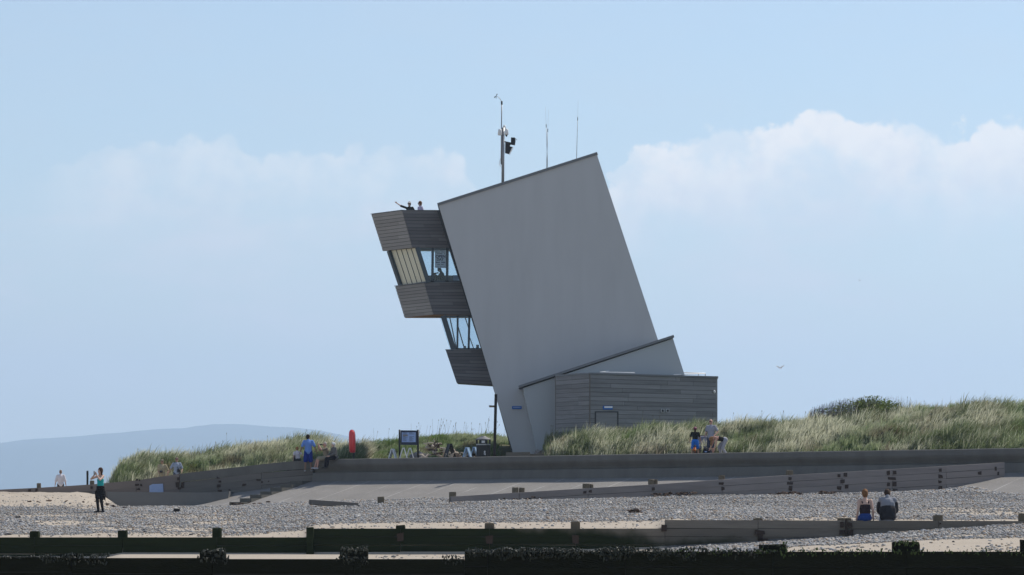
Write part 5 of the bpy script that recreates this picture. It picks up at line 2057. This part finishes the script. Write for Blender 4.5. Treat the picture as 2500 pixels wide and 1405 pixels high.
# woman photographing on the beach
p = person('person in a teal vest, black cardigan tied round the waist, holding up a phone', gpt(245, 137.0), pi - .75, 1.67, lean=-.02,
           hands={1: (.08, .22, 1.46), -1: (-.05, .22, 1.43)}, elbow_pole={1: (.9, 0, -.8), -1: (-.9, 0, -.8)}, feet={1: (.10, .02, .085), -1: (-.11, -.03, .085)}, skin=PALE, shw=.9, build=.95,
           hair=dict(m=(.06, .032, .022), style='long', len=.34, g=.018), top=dict(m=(.02, .36, .36), sleeve=0, strap=True, name='vest'),
           bottom=dict(m=(.012, .012, .015), len=2, g=.008, name='leggings'), shoes=(.012, .012, .014))
mb = MB()
for j in range(5):
    mb.ell(V(0, -.01, .98 - .085 * j), [(.195 + .012 * j, 0, 0), (0, .15 + .012 * j, 0), (0, 0, .08)])
for x, y, z in ((-.19, -.06, .50), (.2, -.02, .44), (.12, .12, .56), (-.1, .13, .55), (.02, -.15, .5)):
    mb.cap(V(x * .8, y, .8), V(x, y, z), .06, .03)
p['child']('cardigan', mb, cloth((.012, .012, .014)))
hold('phone', 'dark phone held up by the person in the teal vest', 'phone', p, lambda mb, d: mb.box(lerp(d['J'][1][1], d['J'][-1][1], .5) + V(0, .07, .07), (.075, .012, .16)), M['steel'])

# couple sitting on the middle groyne
sp = P(2112, 1271, 98.0)
p = person('person in a dark floral top and blue skirt sitting on the groyne, hair pinned up', V(sp.x, 98.02, sp.z), .06, 1.66, pelvis=(0, -.02, .085), lean=.04,
           hands={1: (.235, .02, .03), -1: (-.235, .02, .03)}, elbow_pole={1: (.1, -1, 0), -1: (-.1, -1, 0)}, feet={1: (.14, .52, -.36), -1: (-.12, .50, -.36)}, knee_pole=(0, .3, 1), skin=PALE, shw=.92,
           hair=dict(m=(.20, .10, .045), style='bun', g=.016), top=dict(m=((.035, .022, .028), .9, 1.1, 34.0), sleeve=0, strap=True, name='top'),
           bottom=dict(m=(.022, .055, .21), skirt=.3, seated=True, name='skirt'))
sp = P(2168, 1271, 98.0)
p = person('person in a grey and black padded jacket sitting hunched on the groyne', V(sp.x, 98.05, sp.z), -.02, 1.76, pelvis=(0, -.02, .09), lean=.20, head_pitch=.45,
           hands={1: (.12, .36, .16), -1: (-.12, .36, .16)}, elbow_pole={1: (.45, -.5, -1), -1: (-.45, -.5, -1)}, feet={1: (.14, .54, -.36), -1: (-.14, .54, -.36)}, knee_pole=(0, .3, 1), skin=PALE, build=1.08,
           shw=1.0, hair=dict(m=(.05, .03, .02), style='short'), top=dict(m=(.24, .25, .28), g=.038, sleeve=1.9, name='jacket', collar=(.25, .26, .29), lower=(.028, .028, .032)),
           bottom=dict(m=(.35, .38, .42), len=2))

# man at the gap in the wall
p = person('person in blue T-shirt and dark blue shorts standing at the wall, seen from behind', P(752.5, 1152, 178.75), .12, 1.80, lean=0.0, head_yaw=.75, head_pitch=.12,
           hands={1: (.40, -.02, .90), -1: (-.38, -.02, .90)}, elbow_pole={1: (.2, -1, .1), -1: (-.2, -1, .1)}, feet={1: (.14, 0, .085), -1: (-.14, 0, .085)}, skin=(.24, .145, .10), shw=1.08,
           hair=dict(m=(.022, .014, .011), style='short', g=.014), top=dict(m=(.15, .28, .64), g=.034, sleeve=.8), bottom=dict(m=(.012, .035, .24), len=.95, g=.026, flare=1.6, name='shorts'), shoes=(.3, .3, .3))
# child sitting behind
p = person('fair-haired person in a white top sitting behind the wall beside the blue T-shirt', P(727, 1128, 180.1), .35, 1.42, pelvis=(0, 0, .12), lean=.05, side_lean=-.05,
           hands={1: (.24, .10, .20), -1: (-.26, .06, .10)}, feet={1: (.15, .50, .0), -1: (-.1, .48, .0)}, knee_pole=(0, .3, 1), skin=PALE,
           hair=dict(m=(.34, .17, .07), style='bun', g=.016), top=dict(m=(.60, .56, .58), sleeve=.5), bottom=dict(m=(.03, .03, .035), len=1.8))
# older couple sitting on the wall
q1 = P(797, 1122, 178.45)
p = person('person in a khaki shirt and shorts on the wall looking through binoculars', q1, pi / 2 + .38, 1.70, pelvis=(0, 0, .09), lean=.10,
           hands={1: (.07, .40, .66), -1: (-.07, .40, .66)}, elbow_pole={1: (.6, 0, -1), -1: (-.6, 0, -1)}, feet={1: (.14, .55, -.38), -1: (-.05, .50, -.40)}, knee_pole=(0, .3, 1), skin=RUDDY, build=1.15,
           hair=dict(m=(.45, .40, .36), style='short', g=.002), top=dict(m=(.25, .21, .15), g=.028, sleeve=.8), bottom=dict(m=(.30, .26, .19), len=.9, g=.03, name='shorts'), shoes=(.45, .45, .48))


def binoc(mb, d):
    for s in (-1, 1):
        c = d['hc'] + d['hx'] * .032 * s + d['hup'] * .004
        mb.tube([c + d['hfw'] * .105, c + d['hfw'] * .16, c + d['hfw'] * .24], [.02, .024, .032], 10)
    mb.box(d['hc'] + d['hfw'] * .15 + d['hup'] * .004, (.05, .05, .03))


hold('binoculars', 'black binoculars raised by the seated person in khaki', 'binoculars', p, binoc, M['black'])
q2 = P(817, 1121, 178.1)
p = person('person with white hair in a grey jacket and black trousers sitting on the wall', q2, pi / 2 + .55, 1.62, pelvis=(0, 0, .09), lean=.10, head_yaw=-.1, hands={1: (.12, .32, .16), -1: (-.12, .34, .16)},
           feet={1: (.10, .50, -.40), -1: (-.06, .48, -.40)}, knee_pole=(0, .3, 1), skin=PALE, build=1.1,
           hair=dict(m=(.72, .71, .68), style='fluffy', g=.014), top=dict(m=((.13, .125, .12), .9, .5, 40.0), g=.032, sleeve=1.85, open=True, name='jacket', collar=(.3, .29, .28)), bottom=dict(m=(.014, .014, .02), len=1.95, g=.028))

# man in a white shirt beyond the left groyne
p = person('person in a white shirt and dark trousers walking away beyond the left groyne', gpt(148, 205.0), .1, 1.74, hands={1: (.30, .02, .84), -1: (-.31, .02, .84)}, skin=PALE,
           hair=dict(m=(.26, .18, .13), style='short', g=.004), top=dict(m=(.70, .66, .68), g=.034, sleeve=1.2), bottom=dict(m=(.04, .03, .03), len=1.97, g=.022), feet={1: (.1, .12, .085), -1: (-.1, -.12, .085)})
# couple walking behind the left groyne
b = gp(396, 2.4)
p = person('person in patterned beige shirt and cap walking behind the left groyne with a camera', b, pi - .1, 1.68, hands={1: (.12, .22, 1.02), -1: (-.28, .08, .95)}, skin=TAN, build=1.05,
           hair=dict(m=(.2, .15, .1), style='short', cap=(.16, .14, .10)), top=dict(m=((.40, .34, .22), .9, 1.2, 26.0), g=.026, sleeve=.9), bottom=dict(m=(.35, .30, .2), len=1.0), feet={1: (.1, .15, .085), -1: (-.1, -.1, .085)})
hold('camera', 'dark camera hanging at the chest of the person in the patterned shirt', 'camera', p, lambda mb, d: (mb.box(d['pel'] + V(.02, .17, .14), (.13, .08, .10)), mb.tube([d['pel'] + V(.02, .2, .14), d['pel'] + V(.02, .29, .12)], .04, 10)), M['black'])
b = gp(431.5, 2.2)
p = person('person in light blue shirt and cap walking behind the left groyne with a bag', b, pi + .15, 1.69, hands={1: (.42, .05, .92), -1: (-.24, .12, .98)}, skin=TAN,
           hair=dict(m=(.2, .15, .1), style='short', cap=(.15, .10, .09)), top=dict(m=((.33, .38, .47), .9, .5, 26.0), g=.026, sleeve=.85), bottom=dict(m=(.08, .09, .12), len=1.97), feet={1: (.1, .15, .085), -1: (-.1, -.1, .085)})
hold('shoulder_bag', 'small dark bag at the front of the person in the light blue shirt', 'bag', p, lambda mb, d: (mb.box(d['pel'] + V(-.10, .16, .10), (.16, .09, .18)), mb.tube([d['sh'][1] + V(-.06, .02, .05), d['pel'] + V(-.04, .14, .25), d['pel'] + V(-.10, .16, .16)], .012, 6)), M['black'])

# on the look-out balcony
deck = lerp(B1[0][0], B1[0][3], .68).z + .02
p = person('person in sunglasses and pale visor on the balcony, pointing out to sea', V(P(999.5, 500, 187.9).x, 187.9, P(999, 492, 187.9).z - 1.72), pi - .25, 1.70, hands={1: (.66, .20, 1.66), -1: (-.22, .18, 1.10)}, point=1,
           elbow_pole={1: (0, -.2, -1)}, skin=PALE, shw=.95, hair=dict(m=(.10, .065, .04), style='short', g=.016, cap=(.55, .52, .48), glasses=True), top=dict(m=(.025, .03, .025), sleeve=1.0), bottom=dict(m=(.03, .03, .04), len=1.95))
p2 = person('person with brown hair and sunglasses in a pale lilac top on the balcony', V(P(1026, 500, 188.0).x, 188.0, P(1026, 491, 188.0).z - 1.72), pi / 2 + .55, 1.70, skin=PALE, shw=.95,
            hair=dict(m=(.17, .085, .045), style='long', len=.10, g=.018, glasses=True), top=dict(m=(.62, .54, .68), sleeve=.5), bottom=dict(m=(.05, .05, .07), len=1.95))
mb = MB()
dz = min(V(P(999.5, 500, 187.9).x, 187.9, P(999, 492, 187.9).z - 1.72).z, p2['root'].location.z) - .02
mb.box(Vector((P(1035, 580, 188.2).x, 188.25, dz - .03)), (1.15, 1.5, .05))
mb.build('deck', M['timber_grey'], wt)

# watcher inside the look-out
p = person('person seated at the lookout window in silhouette, bent to a telescope', P(1079, 692, 188.15), pi / 2, 1.70, pelvis=(0, -.06, .09), lean=.22, head_pitch=.25, hands={1: (.08, .34, .44), -1: (-.08, .36, .40)},
           elbow_pole={1: (.5, .1, -1), -1: (-.5, .1, -1)}, feet={1: (.1, .45, -.35), -1: (-.1, .45, -.35)}, knee_pole=(0, .3, 1), skin=(.1, .07, .06), hair=dict(m=(.02, .02, .02), style='short'),
           top=dict(m=(.02, .025, .035), g=.03, sleeve=1.8), bottom=dict(m=(.02, .02, .03), len=1.95), build=1.1)
t = thing('telescope', 'dark telescope on a small tripod inside the lookout window', 'telescope', P(1063, 691, 188.2))
c = P(1066, 668, 188.2)
MB().tube([c + V(.10, 0, .03), c + V(-.14, 0, -.01), c + V(-.26, 0, -.03)], [.03, .035, .05], 10).build('barrel', M['black'], t, True)
for dx, dy in ((-.13, 0), (.1, .08), (.06, -.1)):
    MB().tube([c + V(-.06, 0, -.02), c + V(-.06 + dx, dy, -.46)], .014, 6).build('tripod_leg', M['black'], t, True)

# the group on the promenade at the right
b = gp(1736, 1.25)
p = person('bald person with sunglasses in a pale grey T-shirt standing on the promenade', b, pi - .45, 1.78, hands={1: (.20, .16, 1.02), -1: (-.24, .12, 1.02)}, skin=RUDDY, build=1.05,
           hair=dict(m=(.2, .12, .08), style='bald', glasses=True), top=dict(m=(.33, .34, .40), g=.028, sleeve=.7), bottom=dict(m=(.05, .06, .10), len=1.0, name='shorts'))
b = gp(1697, .85)
p = person('person in cycle helmet, black T-shirt and bright blue shorts astride a small bicycle', b, -.12, 1.42, lean=.05, hands={1: (.30, .30, .96), -1: (-.32, .30, .96)}, feet={1: (.20, 0, .085), -1: (-.20, 0, .085)},
           skin=TAN, hair=dict(m=(.05, .03, .02), style='short', helmet=(.20, .06, .09)), top=dict(m=(.014, .014, .016), g=.028, sleeve=.7), bottom=dict(m=(.02, .17, .62), len=.8, g=.03, name='shorts'))
bx = thing('bicycle', "small orange child's bicycle under the child in the helmet", 'bicycle', b, rz=-.12)
org = material('orange_paint', (.72, .19, .02), .4, .08)
for yy in (-.42, .42):
    mb = MB()
    mb.tube([V(0, yy + .19 * math.cos(a), .20 + .19 * math.sin(a)) for a in [2 * pi * i / 20 for i in range(21)]], .022, 8)
    for i in range(8):
        a = 2 * pi * i / 8
        mb.tube([V(0, yy, .20), V(0, yy + .18 * math.cos(a), .20 + .18 * math.sin(a))], .004, 4)
    mb.build('wheel', M['black'], bx, True, world=False)
mb = MB()
for a, c in (((0, -.42, .2), (0, -.08, .22)), ((0, -.08, .22), (0, -.16, .52)), ((0, -.42, .2), (0, -.15, .48)), ((0, -.08, .22), (0, .30, .55)), ((0, -.15, .48), (0, .29, .60)), ((0, .42, .2), (0, .28, .72))):
    mb.tube([a, c], .020, 8)
mb.build('bike_frame', org, bx, True, world=False)
mb = MB(); mb.ell((0, -.17, .57), [(.06, 0, 0), (0, .11, 0), (0, 0, .03)]); mb.build('saddle', M['black'], bx, True, world=False)
mb = MB(); mb.tube([(-.27, .22, .74), (-.1, .28, .73), (.1, .28, .73), (.27, .22, .74)], .014, 8); mb.build('handlebar', M['steel'], bx, True, world=False)
mb = MB(); mb.box((0, -.52, .40), (.1, .04, .16)); mb.build('rear_mudguard', org, bx, world=False)

b = gp(1763, .75)
p = person('person with long fair hair, black top and grey trousers bending down on the promenade', b, pi / 2 + .25, 1.68, pelvis=(0, -.12, .84), lean=1.36, head_pitch=.55, hands={1: (.05, .62, .28), -1: (-.12, .44, .30)},
           elbow_pole={1: (.6, -.6, -.2), -1: (-.6, -.5, -.2)}, feet={1: (.12, -.02, .085), -1: (-.12, -.22, .085)}, knee_pole=(0, 1, .1), skin=RUDDY, shw=.92,
           hair=dict(m=(.27, .14, .06), style='long', len=.36, dir=(0, .12, -1), g=.018), top=dict(m=(.018, .018, .02), sleeve=0, strap=True, name='top'), bottom=dict(m=(.34, .34, .38), len=1.97, g=.022))
b = gp(1727, .55)
t = thing('rucksack', 'dark rucksack on the promenade below the bending woman', 'rucksack', b)
mb = MB()
mb.ell(b + V(0, 0, .22), [(.24, 0, 0), (0, .16, 0), (0, 0, .24)])
mb.ell(b + V(.1, -.1, .14), [(.15, 0, 0), (0, .09, 0), (0, 0, .13)])
mb.cap(b + V(-.1, .02, .4), b + V(.1, .02, .42), .03, .03)
link('pack', blob(mb, .02, 'pack'), cloth((.014, .016, .03)), t)
mb = MB(); mb.box(b + V(-.08, -.17, .28), (.10, .02, .05)); mb.build('tag', M['paleblue'], t)
b = gp(1716, 1.5)
t = thing('pushchair', 'dark pushchair with a grey seat between the cyclist and the bending woman', 'pushchair', b)
mb = MB()
q = [b + v for v in (V(-.22, -.2, .45), V(.22, -.2, .45), V(.22, .2, .38), V(-.22, .2, .38))]
mb.hexa(q + [x + V(0, 0, .1) for x in q])
q = [b + v for v in (V(-.22, .15, .45), V(.22, .15, .45), V(.2, .42, 1.0), V(-.2, .42, 1.0))]
mb.hexa(q + [x + V(0, .06, .03) for x in q])
mb.build('seat', cloth((.20, .20, .25)), t)
mb = MB()
for sx in (-.24, .24):
    mb.tube([b + V(sx, -.35, .1), b + V(sx, .1, .5), b + V(sx, .55, 1.05)], .014, 6)
    mb.tube([b + V(sx, .35, .1), b + V(sx, .0, .5)], .014, 6)
mb.tube([b + V(-.24, .55, 1.05), b + V(.24, .55, 1.05)], .018, 6)
mb.build('pushchair_frame', M['black'], t, True)
for sx in (-.24, .24):
    for yy in (-.35, .35):
        MB().tube([b + V(sx, yy + .09 * math.cos(a), .10 + .09 * math.sin(a)) for a in [2 * pi * i / 14 for i in range(15)]], .018, 6).build('wheel', M['black'], t, True)

# ---------------------------------------------------------------- gulls
def gull(label, u, y, D, span, roll, m, dark=False):
    c = P(u, y, D)
    t = thing('gull', label, 'bird', c, 'birds over the dune')
    mb = MB()
    s = span / 2
    mb.cap(c + V(-.16, .05, 0) * span, c + V(.14, 0, .0) * span, .05 * span, .06 * span)
    mb.cap(c + V(.2, 0, .03) * span, c + V(.27, 0, .02) * span, .036 * span, .012 * span)
    me = blob(mb, .02 * span, 'body')
    bo = link('body', me, m, t)
    for sgn in (-1, 1):
        pts = [(0, .02, .0), (sgn * .45, .1, .30 + roll * sgn), (sgn * 1.0, -.12, .62 + roll * sgn)]
        wdt = [.17, .15, .03]
        mb = MB()
        top, bot = [], []
        for (x, yy, z), w in zip(pts, wdt):
            q = c + V(x * s, yy * s, z * s)
            top += [q + V(-w * span * .6, 0, .012 * span), q + V(w * span * .6, 0, .012 * span)]
            bot += [q + V(-w * span * .6, 0, -.012 * span), q + V(w * span * .6, 0, -.012 * span)]
        n = 6
        fs = [(0, 1, 3, 2), (2, 3, 5, 4), (6, 8, 9, 7), (8, 10, 11, 9), (0, 6, 7, 1), (4, 5, 11, 10), (0, 2, 8, 6), (2, 4, 10, 8), (1, 7, 9, 3), (3, 9, 11, 5)]
        mb.add(top + bot, fs)
        mb.build('wing', m, t, True)


gull('white gull gliding with raised wings over the dune at the right', 1905, 899, 320, .72, .05, M['feather'])
gull('tiny dark bird far off, high in the sky at the right', 2098.5, 685.5, 520, .32, -.15, M['feather_dark'])

# ---------------------------------------------------------------- air
HAZE = True
HAZE_COL, HAZE_DEN = (.64, .81, 1.0), 1.05e-4
if HAZE:
    hz = MB()
    hz.box((0, 9050, 348), (18400, 18300, 704))
    hm = bpy.data.materials.new('sea_haze')
    hm.use_nodes = True
    t = NT(hm.node_tree)
    v = t.n('ShaderNodeVolumePrincipled', {'Color': HAZE_COL, 'Density': HAZE_DEN, 'Anisotropy': .3})
    t.n('ShaderNodeOutputMaterial', {'Volume': v.outputs[0]})
    tag(hz.build('haze', hm), kind='stuff')

bpy.data.scenes.remove(TMP)
